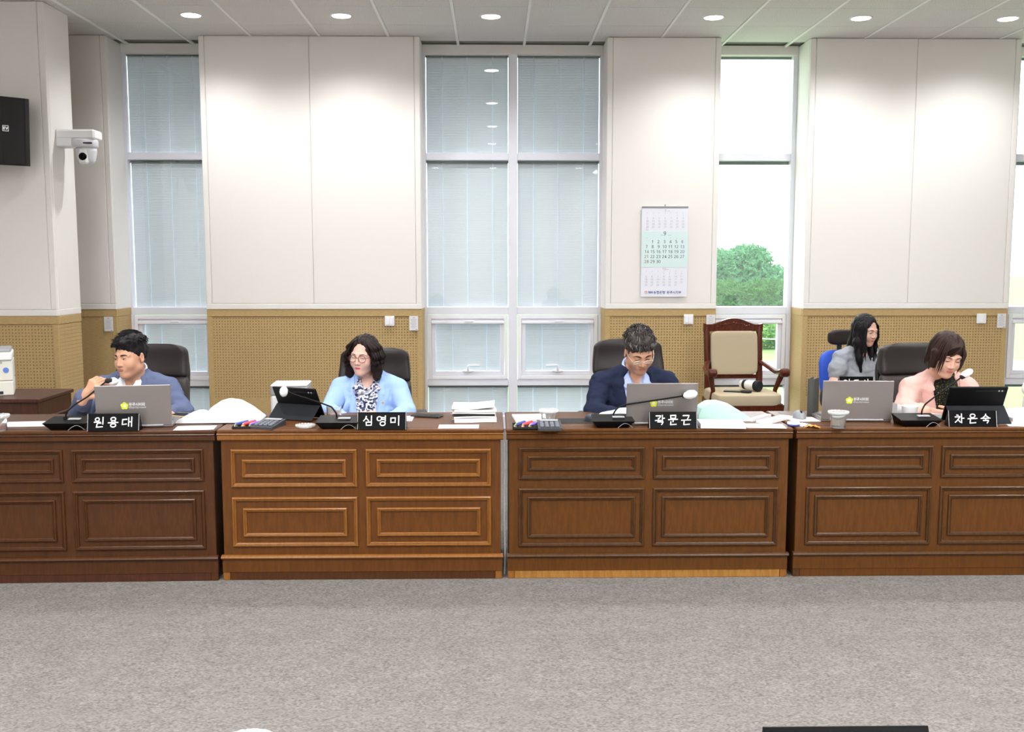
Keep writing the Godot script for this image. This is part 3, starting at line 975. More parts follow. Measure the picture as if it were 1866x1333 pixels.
func armchair() -> void:
	var o := thing("carved_armchair", "carved dark wooden armchair with beige upholstery beside the clear window", "armchair", Vector3(2.0657, 0, -8.2), 0.04)
	var W: Material = M.wood_chair
	var hw := 0.225
	var y0 := 0.62
	var y1 := 1.02
	# back: posts, crest rail with a carved hump, lower rail, pad
	for s in [-1.0, 1.0]:
		var b := B.new()
		b.tube([Vector3(s * hw, 0.0, -0.22), Vector3(s * hw, 0.3, -0.2), Vector3(s * hw, 0.6, -0.2), Vector3(s * hw * 1.02, 1.035, -0.25)], [0.02, 0.026, 0.028, 0.026], 10)
		part(b, "back_post", W, o)
	var crest := PackedVector2Array()
	for k in 21:
		var u := -1.0 + k / 10.0
		crest.append(Vector2(u * (hw + 0.03), 1.045 + 0.052 * pow(cos(clampf(u / 0.72, -1, 1) * PI / 2), 1.3) + (0.008 if absf(u) > 0.9 else 0.0)))
	for k in 21:
		var u := 1.0 - k / 10.0
		crest.append(Vector2(u * (hw + 0.03), 0.985))
	var c := B.new()
	c.prism(crest, -0.275, -0.225)
	part(c, "crest_rail", W, o)
	var rng := RandomNumberGenerator.new()
	rng.seed = 77
	for k in 13:
		var u := -0.6 + k * 0.1
		var cv := B.new()
		cv.ball(Vector3(u * hw, 1.02 + 0.03 * cos(u * 2.2) + rng.randf_range(-0.008, 0.008), -0.226), Vector3(0.013, 0.008, 0.007), Basis(Vector3(0, 0, 1), rng.randf_range(-1, 1)), 6)
		part(cv, "carved_leaf", W, o)
	boxpart(Vector3(0, 0.6, -0.205), Vector3(hw * 2, 0.035, 0.04), 0.008, "back_rail", W, o)
	var pad := B.new()
	cushion(pad, Vector3(0, 0.802, -0.212), Vector3(hw - 0.022, 0.187, 0.04), Basis(Vector3.RIGHT, -0.1), 0.22)
	part(pad, "back_pad", M.beige_cloth, o)
	var seat := B.new()
	cushion(seat, Vector3(0, 0.46, 0.06), Vector3(0.275, 0.055, 0.27), Basis(), 0.3)
	part(seat, "seat", M.beige_cloth, o)
	for z in [0.3, -0.19]:
		boxpart(Vector3(0, 0.395, z), Vector3(0.52, 0.07, 0.035), 0.006, "seat_rail", W, o)
	for s in [-1.0, 1.0]:
		boxpart(Vector3(s * 0.255, 0.395, 0.05), Vector3(0.035, 0.07, 0.5), 0.006, "seat_rail", W, o)
		var l := B.new()
		l.tube([Vector3(s * 0.25, 0.0, 0.3), Vector3(s * 0.25, 0.2, 0.29), Vector3(s * 0.255, 0.42, 0.29)], [0.018, 0.022, 0.03], 10)
		part(l, "front_leg", W, o)
		var a := B.new()
		a.tube([Vector3(s * hw, 0.73, -0.2), Vector3(s * (hw + 0.05), 0.685, -0.08), Vector3(s * (hw + 0.07), 0.66, 0.06), Vector3(s * (hw + 0.075), 0.68, 0.17), Vector3(s * (hw + 0.075), 0.69, 0.22)], [0.022, 0.024, 0.026, 0.028, 0.03], 10, true, 0.8)
		part(a, "arm", W, o)
		var sc := B.new()
		sc.lathe([[0, -0.034], [0.03, -0.034], [0.036, -0.02], [0.036, 0.02], [0.03, 0.034], [0, 0.034]], Vector3(s * (hw + 0.075), 0.677, 0.235), 16, Basis(Vector3(0, 0, 1), PI / 2))
		part(sc, "arm_scroll", W, o)
		var st := B.new()
		st.tube([Vector3(s * (hw + 0.045), 0.42, 0.1), Vector3(s * (hw + 0.035), 0.52, 0.12), Vector3(s * (hw + 0.07), 0.65, 0.17)], [0.02, 0.018, 0.024], 8)
		part(st, "arm_support", W, o)
	# things on its seat
	var top := 0.517
	var bx: float = o.position.x
	var L := thing("camera_lens", "white telephoto camera lens lying on the beige armchair seat", "lens", Vector3(bx + 0.055, top + 0.046, -8.09), 0.35)
	var q := Basis(Vector3(1, 0, 0), PI / 2)
	var bar := B.new()
	bar.lathe([[0, -0.09], [0.034, -0.09], [0.036, -0.03], [0.040, -0.02], [0.042, 0.06], [0.0, 0.06]], Vector3.ZERO, 24, q)
	part(bar, "barrel", M.lens_white, L)
	var hood := B.new()
	hood.lathe([[0, 0.06], [0.043, 0.06], [0.045, 0.07], [0.045, 0.1], [0.038, 0.104], [0, 0.1]], Vector3.ZERO, 24, q)
	part(hood, "front_cap", M.black_matte, L)
	var ring := B.new()
	ring.lathe([[0.0365, -0.06], [0.0395, -0.058], [0.0395, -0.035], [0.0365, -0.033]], Vector3.ZERO, 24, q)
	part(ring, "zoom_ring", M.black_matte, L)
	L.rotation = Vector3(0, 0.6, 0)
	var cap := thing("lens_cap", "round black lens cap lying in front of the white lens", "lens cap", Vector3(bx - 0.005, top + 0.001, -7.97))
	var cb := B.new()
	cb.lathe([[0, 0], [0.042, 0], [0.044, 0.004], [0.044, 0.01], [0.04, 0.013], [0, 0.012]], Vector3.ZERO, 24)
	part(cb, "cap_disc", M.black_matte, cap)
	var ph := thing("smartphone", "thin dark smartphone lying at the left of the armchair seat", "phone", Vector3(bx - 0.105, top, -8.02), 1.2)
	boxpart(Vector3(0, 0.0045, 0), Vector3(0.07, 0.009, 0.14), 0.003, "phone_body", M.black_plastic, ph)


func nameplate(label: String, at: Vector3, turn: float, w: float, h: float, names: Array, side := 0.0) -> void:
	var o := thing("name_plate", label, "name plate", at, turn, "black name plates with white Korean lettering")
	var b := B.new()
	var d := 0.06
	b.poly([Vector3(-w / 2, 0, 0), Vector3(w / 2, 0, 0), Vector3(w / 2, h, -d * 0.3), Vector3(-w / 2, h, -d * 0.3)], Vector3(0, d * 0.3, h).normalized())
	b.poly([Vector3(-w / 2, 0, -d), Vector3(w / 2, 0, -d), Vector3(w / 2, h, -d * 0.34), Vector3(-w / 2, h, -d * 0.34)], Vector3(0, d * 0.66, -h).normalized())
	b.poly([Vector3(-w / 2, h, -d * 0.3), Vector3(w / 2, h, -d * 0.3), Vector3(w / 2, h, -d * 0.34), Vector3(-w / 2, h, -d * 0.34)], Vector3.UP)
	b.poly([Vector3(-w / 2, 0, 0), Vector3(w / 2, 0, 0), Vector3(w / 2, 0, -d), Vector3(-w / 2, 0, -d)], Vector3.DOWN)
	for s in [-1.0, 1.0]:
		b.poly([Vector3(s * w / 2, 0, 0), Vector3(s * w / 2, h, -d * 0.3), Vector3(s * w / 2, h, -d * 0.34), Vector3(s * w / 2, 0, -d)], Vector3(s, 0, 0))
	part(b, "plate", M.sign_black, o)
	var g := B.new()
	for s in [-1.0, 1.0]:
		g.box(Vector3(s * (w / 2 - 0.0015), h / 2, -d * 0.15 + 0.0005), Vector3(0.0025, h, 0.0016), 0, Basis(Vector3.RIGHT, -atan2(d * 0.3, h)))
	var sm := h * 0.56
	var gap := sm * 0.42
	var total := sm * 3 + gap * 2
	var x := Transform3D(Basis(Vector3.RIGHT, -atan2(d * 0.3, h)), Vector3(-total / 2, h * 0.77, -d * 0.3 * 0.77 + 0.0012))
	var t := B.new()
	word(t, names, Vector2(sm, sm), gap, sm * 0.13, x, 0.04)
	part(t, "lettering", M.lettering, o)
	part(g, "edge_strip", M.grey_plastic, o)


func laptop(label: String, at: Vector3, turn: float, lean: float, mark := true) -> void:
	# seen from behind: the lid stands at the hinge, the keyboard deck lies beyond it
	var o := thing("laptop", label, "laptop", at, turn, "open silver laptops seen from behind")
	var w := 0.356
	var h := 0.204
	boxpart(Vector3(0, 0.009, -0.122), Vector3(w, 0.016, 0.24), 0.004, "keyboard_deck", M.laptop, o)
	boxpart(Vector3(0, 0.0175, -0.1), Vector3(w - 0.04, 0.001, 0.11), 0, "keys", M.black_plastic, o)
	var lid := B.new()
	lid.box(Vector3(0, h / 2, 0), Vector3(w, h, 0.007), 0.0025)
	var x := Transform3D(Basis(Vector3.RIGHT, lean), Vector3(0, 0.012, 0))
	var l := part(lid, "lid", M.laptop, o, x)
	var sc := B.new()
	sc.box(Vector3(0, h / 2 + 0.004, -0.0038), Vector3(w - 0.02, h - 0.03, 0.0006))
	part(sc, "screen", M.black_plastic, l)
	var hg := B.new()
	hg.tube([Vector3(-w * 0.38, 0.012, 0), Vector3(w * 0.38, 0.012, 0)], 0.006, 10)
	part(hg, "hinge", M.grey_plastic, o)
	if not mark: return
	var z := 0.0042
	var fl := B.new()
	var c := Vector2(-0.042, h * 0.5)
	for k in 5:
		var a := TAU * k / 5 + PI / 2
		var p := []
		for j in 12: p.append(Vector3(c.x + cos(a) * 0.0104 + cos(TAU * j / 12) * 0.009, c.y + sin(a) * 0.0104 + sin(TAU * j / 12) * 0.009, z + k * 0.00002))
		fl.poly(p, Vector3(0, 0, 1))
	part(fl, "emblem", M.emblem, l)
	var core := B.new()
	var pc := []
	for j in 14: pc.append(Vector3(c.x + cos(TAU * j / 14) * 0.0092, c.y + sin(TAU * j / 14) * 0.0092, z + 0.0003))
	core.poly(pc, Vector3(0, 0, 1))
	part(core, "emblem_core", M.emblem_core, l)
	var tx := B.new()
	word(tx, ["won", "ju", "si", "ui", "hoe"], Vector2(0.0134, 0.0158), 0.0017, 0.0023, Transform3D(Basis(), Vector3(c.x + 0.022, c.y + 0.0145, z)))
	roman(tx, "Wonju City Council", 0.0072, Transform3D(Basis(), Vector3(c.x + 0.0588, c.y - 0.0088, z)))
	part(tx, "lettering", M.lettering_silver, l)


func tablet(label: String, at: Vector3, turn: float, w: float, h: float, lean: float) -> void:
	# seen from behind, leaning towards the camera on its folded cover
	var o := thing("tablet", label, "tablet", at, turn, "black tablets on folding stands")
	var slab := B.new()
	slab.box(Vector3(0, h / 2, 0), Vector3(w, h, 0.012), 0.004)
	var q := Basis(Vector3.RIGHT, lean)
	var s := part(slab, "tablet_body", M.tablet, o, Transform3D(q, Vector3(0, 0.004, -0.03)))
	var slot := B.new()
	slot.box(Vector3(0.06, h - 0.022, 0.0063), Vector3(w * 0.5, 0.006, 0.0012), 0.0004)
	part(slot, "pen_groove", M.black_matte, s)
	var cam := B.new()
	for k in 2: cam.lathe([[0, 0.0015], [0.004, 0.0015], [0.005, 0]], Vector3(w / 2 - 0.03 - 0.016 * k, h - 0.022, 0.0063), 10, Basis(Vector3.RIGHT, PI / 2))
	part(cam, "camera_eyes", M.grey_plastic, s)
	# kick flap from the middle of the back down to the desk
	var hinge := q * Vector3(0, h * 0.46, 0.008) + Vector3(0, 0.004, -0.03)
	var foot := Vector3(0, 0.004, hinge.z + 0.085)
	var d := foot - hinge
	var flap := B.new()
	flap.box((hinge + foot) / 2, Vector3(w, d.length(), 0.005), 0.0015, Basis(Vector3.RIGHT, atan2(d.z, d.y) + PI))
	part(flap, "stand_flap", M.tablet_flap, o)


func microphone(label: String, at: Vector3, turn: float, neck: Array, cover: Vector3, cover_dir: Vector3, cover_size: Vector3) -> void:
	# neck points and cover are given in the world
	var o := thing("gooseneck_microphone", label, "microphone", at, turn, "gooseneck conference microphones")
	var b := B.new()
	# tapering wedge: wide top plate, narrow foot
	var tp := [Vector3(-0.105, 0.036, 0.028), Vector3(0.105, 0.036, 0.028), Vector3(0.1, 0.052, -0.11), Vector3(-0.1, 0.052, -0.11)]
	var bt := [Vector3(-0.075, 0, 0.0), Vector3(0.075, 0, 0.0), Vector3(0.085, 0, -0.11), Vector3(-0.085, 0, -0.11)]
	b.face(tp, Vector3.UP)
	b.face(bt, Vector3.DOWN)
	for k in 4:
		var l := (k + 1) % 4
		b.face([bt[k], bt[l], tp[l], tp[k]], [Vector3(0, 0, 1), Vector3(1, 0, 0), Vector3(0, 0, -1), Vector3(-1, 0, 0)][k])
	part(b, "base_unit", M.mic_black, o)
	var key := B.new()
	key.box(Vector3(0.03, 0.05, -0.03), Vector3(0.06, 0.004, 0.025), 0.001, Basis(Vector3.RIGHT, 0.11))
	part(key, "talk_button", M.grey_plastic, o)
	var inv := o.transform.affine_inverse()
	var cv := Curve3D.new()
	var pts: Array = neck.map(func(p): return inv * p)
	for i in pts.size():
		var t: Vector3 = (pts[mini(i + 1, pts.size() - 1)] - pts[maxi(i - 1, 0)]) * 0.18
		cv.add_point(pts[i], -t, t)
	var path := []
	for i in 25: path.append(cv.sample_baked(cv.get_baked_length() * i / 24.0))
	var nk := B.new()
	nk.tube(path, 0.0042, 8)
	nk.tube([pts[0] - Vector3(0, 0.02, 0), pts[0] + Vector3(0, 0.015, 0)], [0.012, 0.008], 12)
	part(nk, "gooseneck", M.mic_black, o)
	var end: Vector3 = path[-1]
	var dir: Vector3 = inv.basis * cover_dir.normalized()
	var q := Basis(Quaternion(Vector3.UP, dir))
	var hd := B.new()
	hd.lathe([[0, -0.005], [0.011, -0.004], [0.013, 0.01], [0.012, 0.03], [0, 0.034]], end, 14, q)
	part(hd, "capsule", M.black_matte, o)
	var rng := RandomNumberGenerator.new()
	rng.seed = int(absf(at.x) * 1000) + 5
	var cb := B.new()
	var rows := []
	var c: Vector3 = inv * cover
	for i in 11:
		var row := PackedVector3Array()
		var u := PI * i / 10.0
		for k in 20:
			var a := TAU * k / 20
			var j := 1.0 + rng.randf_range(-0.07, 0.07)
			row.append(c + q * (Vector3(sin(u) * cos(a) * j, -cos(u), sin(u) * sin(a) * j) * cover_size))
		rows.append(row)
	cb.grid(rows, true)
	part(cb, "hygiene_cover", M.cover, o)
	var cable := B.new()
	var loop := []
	for i in 17: loop.append(Vector3(0.02 + 0.075 * i / 16.0, 0.003 + 0.022 * sin(PI * i / 16.0), 0.03 - 0.012 * i / 16.0))
	cable.tube(loop, 0.0011, 5)
	part(cable, "cable", M.grey_plastic, o)


func lidded_glass(label: String, at: Vector3, lid := true, h := 0.07, tint: Material = null, fill := 0.0) -> void:
	var o := thing("drinking_glass", label, "glass", at, 0.0, "clear drinking glasses")
	var b := B.new()
	b.lathe([[0, 0.004], [0.033, 0.004], [0.0365, h], [0.0385, h], [0.036, 0.0], [0, 0.0]], Vector3.ZERO, 28)
	part(b, "tumbler", M.clear_glass, o)
	if fill > 0:
		var w := B.new()
		w.lathe([[0, 0.005], [0.0325, 0.005], [0.0335, fill], [0, fill]], Vector3.ZERO, 24)
		part(w, "drink", tint, o)
	if lid:
		var l := B.new()
		l.lathe([[0, h + 0.001], [0.046, h + 0.001], [0.052, h + 0.008], [0.05, h + 0.016], [0.046, h + 0.012], [0, h + 0.009]], Vector3.ZERO, 28)
		part(l, "glass_lid", M.frosted_glass, o)
		for k in 16:
			var a := TAU * k / 16
			var nb := B.new()
			nb.ball(Vector3(cos(a) * 0.047, h + 0.013, sin(a) * 0.047), Vector3(0.006, 0.005, 0.006), Basis(), 5)
			part(nb, "lid_knob", M.frosted_glass, o)


func book(label: String, at: Vector3, turn: float, prof: Array, deep: float, cover: Material, thick := 0.004, pages: Material = null) -> void:
	# an open book: the page surface follows a curve and is extruded from head to tail
	var o := thing("open_book", label, "book", at, turn)
	var poly := PackedVector2Array()
	for p in prof: poly.append(Vector2(p[0], p[1] + thick))
	poly.append(Vector2(prof[-1][0], thick))
	poly.append(Vector2(prof[0][0], thick))
	var cv := Curve2D.new()
	var smooth := PackedVector2Array()
	for i in prof.size():
		var a := Vector2(prof[maxi(i - 1, 0)][0], prof[maxi(i - 1, 0)][1])
		var c := Vector2(prof[mini(i + 1, prof.size() - 1)][0], prof[mini(i + 1, prof.size() - 1)][1])
		var t := (c - a) * 0.17
		if i == 0 or i == prof.size() - 1: t = Vector2.ZERO
		cv.add_point(Vector2(prof[i][0], prof[i][1] + thick), -t, t)
	for i in 29: smooth.append(cv.sample_baked(cv.get_baked_length() * i / 28.0))
	smooth.append(Vector2(prof[-1][0] + 0.001, thick))
	smooth.append(Vector2(prof[0][0] - 0.001, thick))
	var b := B.new()
	b.prism(smooth, -deep / 2, deep / 2)
	part(b, "page_block", pages if pages else M.paper, o)
	var x0: float = prof[0][0]
	var x1: float = prof[-1][0]
	boxpart(Vector3((x0 + x1) / 2, thick / 2, 0), Vector3(x1 - x0 + 0.012, thick, deep + 0.01), 0.001, "cover", cover, o)


func sheet(label: String, at: Vector3, turn: float, w: float, d: float, thick := 0.0015, m: Material = null, called := "paper_sheet", cat := "paper", lines := 0) -> Node3D:
	var o := thing(called, label, cat, at, turn)
	boxpart(Vector3(0, thick / 2, 0), Vector3(w, thick, d), 0.0003, "leaf", m if m else M.paper, o)
	if lines:
		var b := B.new()
		for k in lines:
			var y := thick + 0.0004
			var z := -d / 2 + d * (k + 1.0) / (lines + 1)
			b.box(Vector3(-w * 0.04 * (k % 3), y, z), Vector3(w * (0.78 - 0.1 * (k % 2)), 0.0002, d * 0.02))
		part(b, "printed_lines", M.ink_pale, o)
	return o


func pile(label: String, group: String, at: Vector3, n: int, w: float, d: float, sd: int, thick: Array) -> void:
	var rng := RandomNumberGenerator.new()
	rng.seed = sd
	var y := at.y
	for k in n:
		var t: float = thick[k % thick.size()]
		var nth: String = ["lowest", "second from the bottom", "third from the bottom", "fourth from the bottom", "fifth from the bottom", "topmost"][k if k < n - 1 else 5]
		var o := thing("document_booklet", label % nth, "document", Vector3(at.x + rng.randf_range(-0.008, 0.008), y, at.z + rng.randf_range(-0.01, 0.01)), rng.randf_range(-0.08, 0.08), group)
		var b := B.new()
		var rows := []
		for s in [0, 1]:
			for i in 9:
				var u := i / 8.0 - 0.5
				var bend := (0.018 * pow(u + 0.5, 2.0) if k == n - 1 else 0.0) + 0.0015 * sin(u * 5 + k)
				var yy: float = (t if s == 1 else 0.0) + bend + 0.0016
				var uu := u if s == 0 else -u
				yy = (t if s == 1 else 0.0) + (0.02 * pow(maxf(0.0, uu + 0.2), 2.0) if k == n - 1 else 0.0) + 0.0014 * (1.0 + sin(uu * 5 + k))
				rows.append(PackedVector3Array([Vector3(uu * w, yy, -d / 2), Vector3(uu * w, yy, d / 2)]))
		b.grid(rows, false, true)
		for zz in [-d / 2, d / 2]:
			for i in 8:
				var q := []
				for e in [i, i + 1]: q.append(Vector3((e / 8.0 - 0.5) * w, rows[e][0].y, zz))
				for e in [17 - i - 1, 17 - i]: q.append(Vector3(rows[e][0].x, rows[e][0].y, zz))
				b.poly(q, Vector3(0, 0, signf(zz)))
		part(b, "leaves", M.paper if k != 2 else M.black_matte, o)
		if k % 2 == 0:
			for e in 3:
				boxpart(Vector3(-w / 2 - 0.004, t * 0.5 + 0.002, d * (0.1 + 0.12 * e)), Vector3(0.014, 0.0008, 0.01), 0, "index_tab", [M.tab_red, M.tab_yellow, M.ink_blue][e], o)
		y += t + 0.003

func build_things() -> void:
	# on the walls
	for e in [[Vector3(-0.9386, 1.0492, -8.905), "square white switch plate with two rockers on the board left of the middle window", 2], [Vector3(1.7604, 1.0612, -8.905), "square white switch plate with two rockers below the calendar", 2], [Vector3(4.4335, 1.0659, -8.905), "square plain white switch plate near the right window", 1]]:
		var o := thing("wall_switch", e[1], "switch", e[0], 0.0, "white switch plates")
		boxpart(Vector3(0, 0, 0.004), Vector3(0.088, 0.09, 0.008), 0.003, "cover_plate", M.white_plastic, o)
		for k in e[2]:
			boxpart(Vector3((k - (e[2] - 1) / 2.0) * 0.032, 0, 0.0095), Vector3(0.03, 0.062, 0.005), 0.0015, "rocker", M.sash, o)
	for e in [[Vector3(-3.4507, 1.0248, -8.905), "small grey notice card on the corner pier behind the speaking man"], [Vector3(-0.7218, 1.0292, -8.905), "small notice card on the board left of the middle window"], [Vector3(1.9628, 1.0386, -8.905), "small notice card on the board left of the armchair"], [Vector3(4.6211, 1.0457, -8.905), "small notice card beside the right window"]]:
		var o := thing("notice_card", e[1], "notice", e[0], 0.0, "printed notice cards on the wall")
		boxpart(Vector3(0, 0, 0.0015), Vector3(0.08, 0.13, 0.003), 0.0005, "card", M.paper_dim, o)
		var b := B.new()
		for k in 8: b.box(Vector3(-0.004 * (k % 2), 0.035 - k * 0.011, 0.0033), Vector3(0.058 - 0.008 * (k % 3), 0.0022, 0.0004))
		b.box(Vector3(0, 0.05, 0.0033), Vector3(0.02, 0.005, 0.0004))
		b.box(Vector3(0.025, -0.056, 0.0033), Vector3(0.016, 0.005, 0.0004))
		part(b, "printed_lines", M.ink_grey, o)
	calendar()
	speaker()
	dome_camera()
	# leather chairs
	office_chair("black leather swivel chair behind the speaking man at the left", Vector3(-2.0949, 0, -6.0), -0.05, 0.88, 1.075)
	office_chair("black leather swivel chair behind the woman in light blue", Vector3(-0.7332, 0, -6.0), 0.0, 0.852, 1.05)
	office_chair("black leather swivel chair behind the man in the navy jacket", Vector3(0.8267, 0, -5.95), 0.06, 0.9, 1.105)
	office_chair("brownish black leather swivel chair behind the woman in pink", Vector3(2.552, 0, -5.85), 0.12, 0.9, 1.085)
	armchair()
	# microphones
	microphone("gooseneck microphone held by the speaking man at the left desk", Vector3(-2.0842, 0.76, -4.7948), 0.02, [Vector3(-2.1155, 0.8011, -4.86), Vector3(-2.1083, 0.8394, -4.86), Vector3(-2.075, 0.8719, -4.88), Vector3(-2.0249, 0.9074, -4.92), Vector3(-1.9489, 0.9784, -4.97)], Vector3(-1.92, 0.9744, -4.98), Vector3(1, 0.1, 0), Vector3(0.021, 0.026, 0.02))
	microphone("gooseneck microphone bent left in front of the tablet", Vector3(-0.767, 0.76, -4.7946), 0.0, [Vector3(-0.781, 0.7901, -4.87), Vector3(-0.783, 0.8259, -4.87), Vector3(-0.8068, 0.859, -4.87), Vector3(-0.8482, 0.877, -4.86), Vector3(-0.9844, 0.9279, -4.83), Vector3(-1.0115, 0.9429, -4.82)], Vector3(-1.0281, 0.9442, -4.81), Vector3(-1, 0.1, 0), Vector3(0.026, 0.02, 0.02))
	microphone("gooseneck microphone bent right in front of the navy jacket man's laptop", Vector3(0.5869, 0.76, -4.8103), 0.0, [Vector3(0.5938, 0.786, -4.87), Vector3(0.5962, 0.8248, -4.87), Vector3(0.6205, 0.8552, -4.87), Vector3(0.6602, 0.8689, -4.86), Vector3(0.8154, 0.8948, -4.84), Vector3(0.936, 0.915, -4.83)], Vector3(0.9693, 0.9231, -4.82), Vector3(1, 0.22, 0), Vector3(0.022, 0.036, 0.02))
	microphone("gooseneck microphone slanting up in front of the woman in pink", Vector3(2.1158, 0.76, -4.8151), 0.0, [Vector3(2.1465, 0.7898, -4.87), Vector3(2.1474, 0.8344, -4.87), Vector3(2.1627, 0.8649, -4.87), Vector3(2.2083, 0.9009, -4.87), Vector3(2.3395, 1.0003, -4.87)], Vector3(2.3663, 1.0196, -4.87), Vector3(1, 0.6, 0), Vector3(0.019, 0.034, 0.018))
	# name plates
	nameplate("black name plate with three white characters below the speaking man", Vector3(-1.8448, 0.76, -4.7588), 0.05, 0.245, 0.083, ["won", "yong", "dae"])
	nameplate("black name plate with three white characters below the woman in light blue", Vector3(-0.5492, 0.76, -4.7778), 0.0, 0.238, 0.083, ["sim", "yeong", "mi"])
	nameplate("black name plate with three white characters below the man in navy", Vector3(0.8806, 0.76, -4.7805), 0.0, 0.236, 0.081, ["gwak", "mun", "geun"])
	nameplate("black name plate with three white characters below the woman in pink", Vector3(2.3764, 0.76, -4.8021), -0.06, 0.236, 0.08, ["cha", "eun", "suk"])
	# computers
	laptop("silver laptop with a yellow flower emblem in front of the speaking man", Vector3(-1.7703, 0.76, -4.8454), 0.14, 0.1)
	laptop("silver laptop with a yellow flower emblem in front of the man in navy", Vector3(0.838, 0.76, -4.8803), 0.0, 0.1)
	laptop("silver laptop with a yellow flower emblem left of the woman in pink", Vector3(1.8521, 0.76, -4.9647), -0.06, 0.1)
	var uf := thing("upright_folder", "dark grey folder standing upright behind the right laptop", "folder", Vector3(1.7185, 0.76, -5.1961), 1.0)
	boxpart(Vector3(0, 0.1, 0), Vector3(0.1, 0.2, 0.005), 0.001, "front_board", M.folder_grey, uf)
	boxpart(Vector3(0, 0.1, -0.03), Vector3(0.1, 0.2, 0.005), 0.001, "rear_board", M.folder_grey, uf)
	boxpart(Vector3(-0.048, 0.1, -0.015), Vector3(0.004, 0.2, 0.026), 0.001, "spine", M.folder_grey, uf)
	tablet("black tablet leaning on its stand left of the woman in light blue", Vector3(-1.015, 0.76, -5.0615) + Vector3(0, 0, -0.09), -0.4, 0.265, 0.185, 0.5)
	tablet("black tablet on its stand behind the rightmost name plate", Vector3(2.4542, 0.76, -4.876) + Vector3(0, 0, -0.09), 0.0, 0.3, 0.2, 0.42)
	# glasses and cups
	lidded_glass("lidded glass cut off by the left edge of the picture", Vector3(-2.4052, 0.76, -4.7849), true, 0.062, M.tea, 0.03)
	lidded_glass("glass of reddish tea behind the second microphone", Vector3(-0.8252, 0.76, -5.058), false, 0.075, M.tea, 0.035)
	lidded_glass("lidded glass of water beside the calculator on the navy man's desk", Vector3(0.2764, 0.76, -4.933), true, 0.058, M.water, 0.02)
	lidded_glass("lidded glass in front of the right laptop", Vector3(1.7008, 0.76, -4.798), true, 0.066)
	var co := thing("glass_coaster", "small cut-glass dish in front of the tablet", "dish", Vector3(-0.9319, 0.76, -4.8381))
	var cb := B.new()
	cb.lathe([[0, 0.004], [0.036, 0.004], [0.042, 0.016], [0.047, 0.016], [0.044, 0.004], [0.04, 0], [0, 0]], Vector3.ZERO, 28)
	part(cb, "dish", M.frosted_glass, co)
	for k in 18:
		var nb := B.new()
		nb.ball(Vector3(cos(TAU * k / 18) * 0.045, 0.013, sin(TAU * k / 18) * 0.045), Vector3(0.005, 0.006, 0.005), Basis(), 5)
		part(nb, "facet", M.frosted_glass, co)
	var cup := thing("paper_cup", "white paper cup beside the microphone of the woman in pink", "cup", Vector3(2.1355, 0.76, -4.9859))
	var pc := B.new()
	pc.lathe([[0, 0.003], [0.028, 0.003], [0.0385, 0.078], [0.041, 0.08], [0.0415, 0.078], [0.04, 0.075], [0.0295, 0.0], [0, 0.0]], Vector3.ZERO, 28)
	part(pc, "cup_wall", M.paper, cup)
	# books and papers
	book("thick open white book arched over the join of the two left desks", Vector3(-1.4115, 0.76, -5.0688), 0.06, [[-0.21, 0.004], [-0.16, 0.03], [-0.12, 0.042], [-0.085, 0.036], [-0.06, 0.014], [-0.045, 0.05], [-0.02, 0.085], [0.03, 0.1], [0.09, 0.092], [0.15, 0.058], [0.215, 0.006]], 0.2, M.black_matte)
	book("open book with mint green arched page right of the navy man's laptop", Vector3(1.1911, 0.76, -5.057), 0.0, [[-0.14, 0.03], [-0.125, 0.065], [-0.085, 0.09], [-0.03, 0.092], [0.03, 0.075], [0.08, 0.045], [0.13, 0.012]], 0.12, M.paper, 0.004, M.page_green)
	book("open white book under the arm of the man in navy", Vector3(0.6389, 0.76, -5.1219), -0.3, [[-0.1, 0.005], [-0.06, 0.02], [0.0, 0.035], [0.05, 0.04], [0.1, 0.03]], 0.2, M.tab_green)
	book("open book with green page edges in front of the woman in pink", Vector3(2.248, 0.76, -5.1484), 0.05, [[-0.15, 0.075], [-0.11, 0.062], [-0.06, 0.036], [-0.01, 0.008], [0.05, 0.02], [0.1, 0.018], [0.15, 0.004]], 0.16, M.tab_green)
	book("thick white open book at the right edge of the picture", Vector3(2.7331, 0.76, -5.0107), -0.1, [[-0.085, 0.02], [-0.07, 0.034], [0.0, 0.046], [0.06, 0.05], [0.12, 0.04]], 0.2, M.paper_dim)
	sheet("loose printed papers beside the left microphone", Vector3(-2.3457, 0.76, -4.964), 0.12, 0.24, 0.15, 0.004, null, "paper_sheet", "paper", 5)
	sheet("single white sheet at the front of the left desk", Vector3(-1.4727, 0.76, -4.8399), 0.12, 0.19, 0.12)
	sheet("single white sheet at the front of the second desk", Vector3(-0.1756, 0.76, -4.8571), 0.0, 0.2, 0.11, 0.0015, null, "paper_sheet", "paper", 4)
	sheet("white papers lying behind the woman in light blue's name plate", Vector3(-0.6021, 0.76, -5.108), 0.0, 0.36, 0.16, 0.003)
	sheet("white papers behind the speaking man's name plate", Vector3(-2.1106, 0.76, -5.0461), 0.0, 0.26, 0.14, 0.003)
	sheet("printed papers at the left end of the navy man's desk", Vector3(0.1793, 0.76, -5.0937), 0.08, 0.155, 0.19, 0.012, null, "paper_sheet", "paper", 4)
	sheet("thick white document beside the navy man's name plate", Vector3(1.1321, 0.76, -4.8498), -0.08, 0.22, 0.15, 0.022)
	sheet("white papers between the document and the desk end", Vector3(1.351, 0.76, -4.8458), -0.12, 0.19, 0.13, 0.002)
	sheet("pale green paper slip under the arched book", Vector3(1.2967, 0.76, -5.055), 0.5, 0.1, 0.08, 0.002, M.page_green)
	sheet("white binder lying across the join of the two right desks", Vector3(1.4491, 0.76, -5.0163), -0.75, 0.07, 0.27, 0.012, M.paper, "binder", "binder")
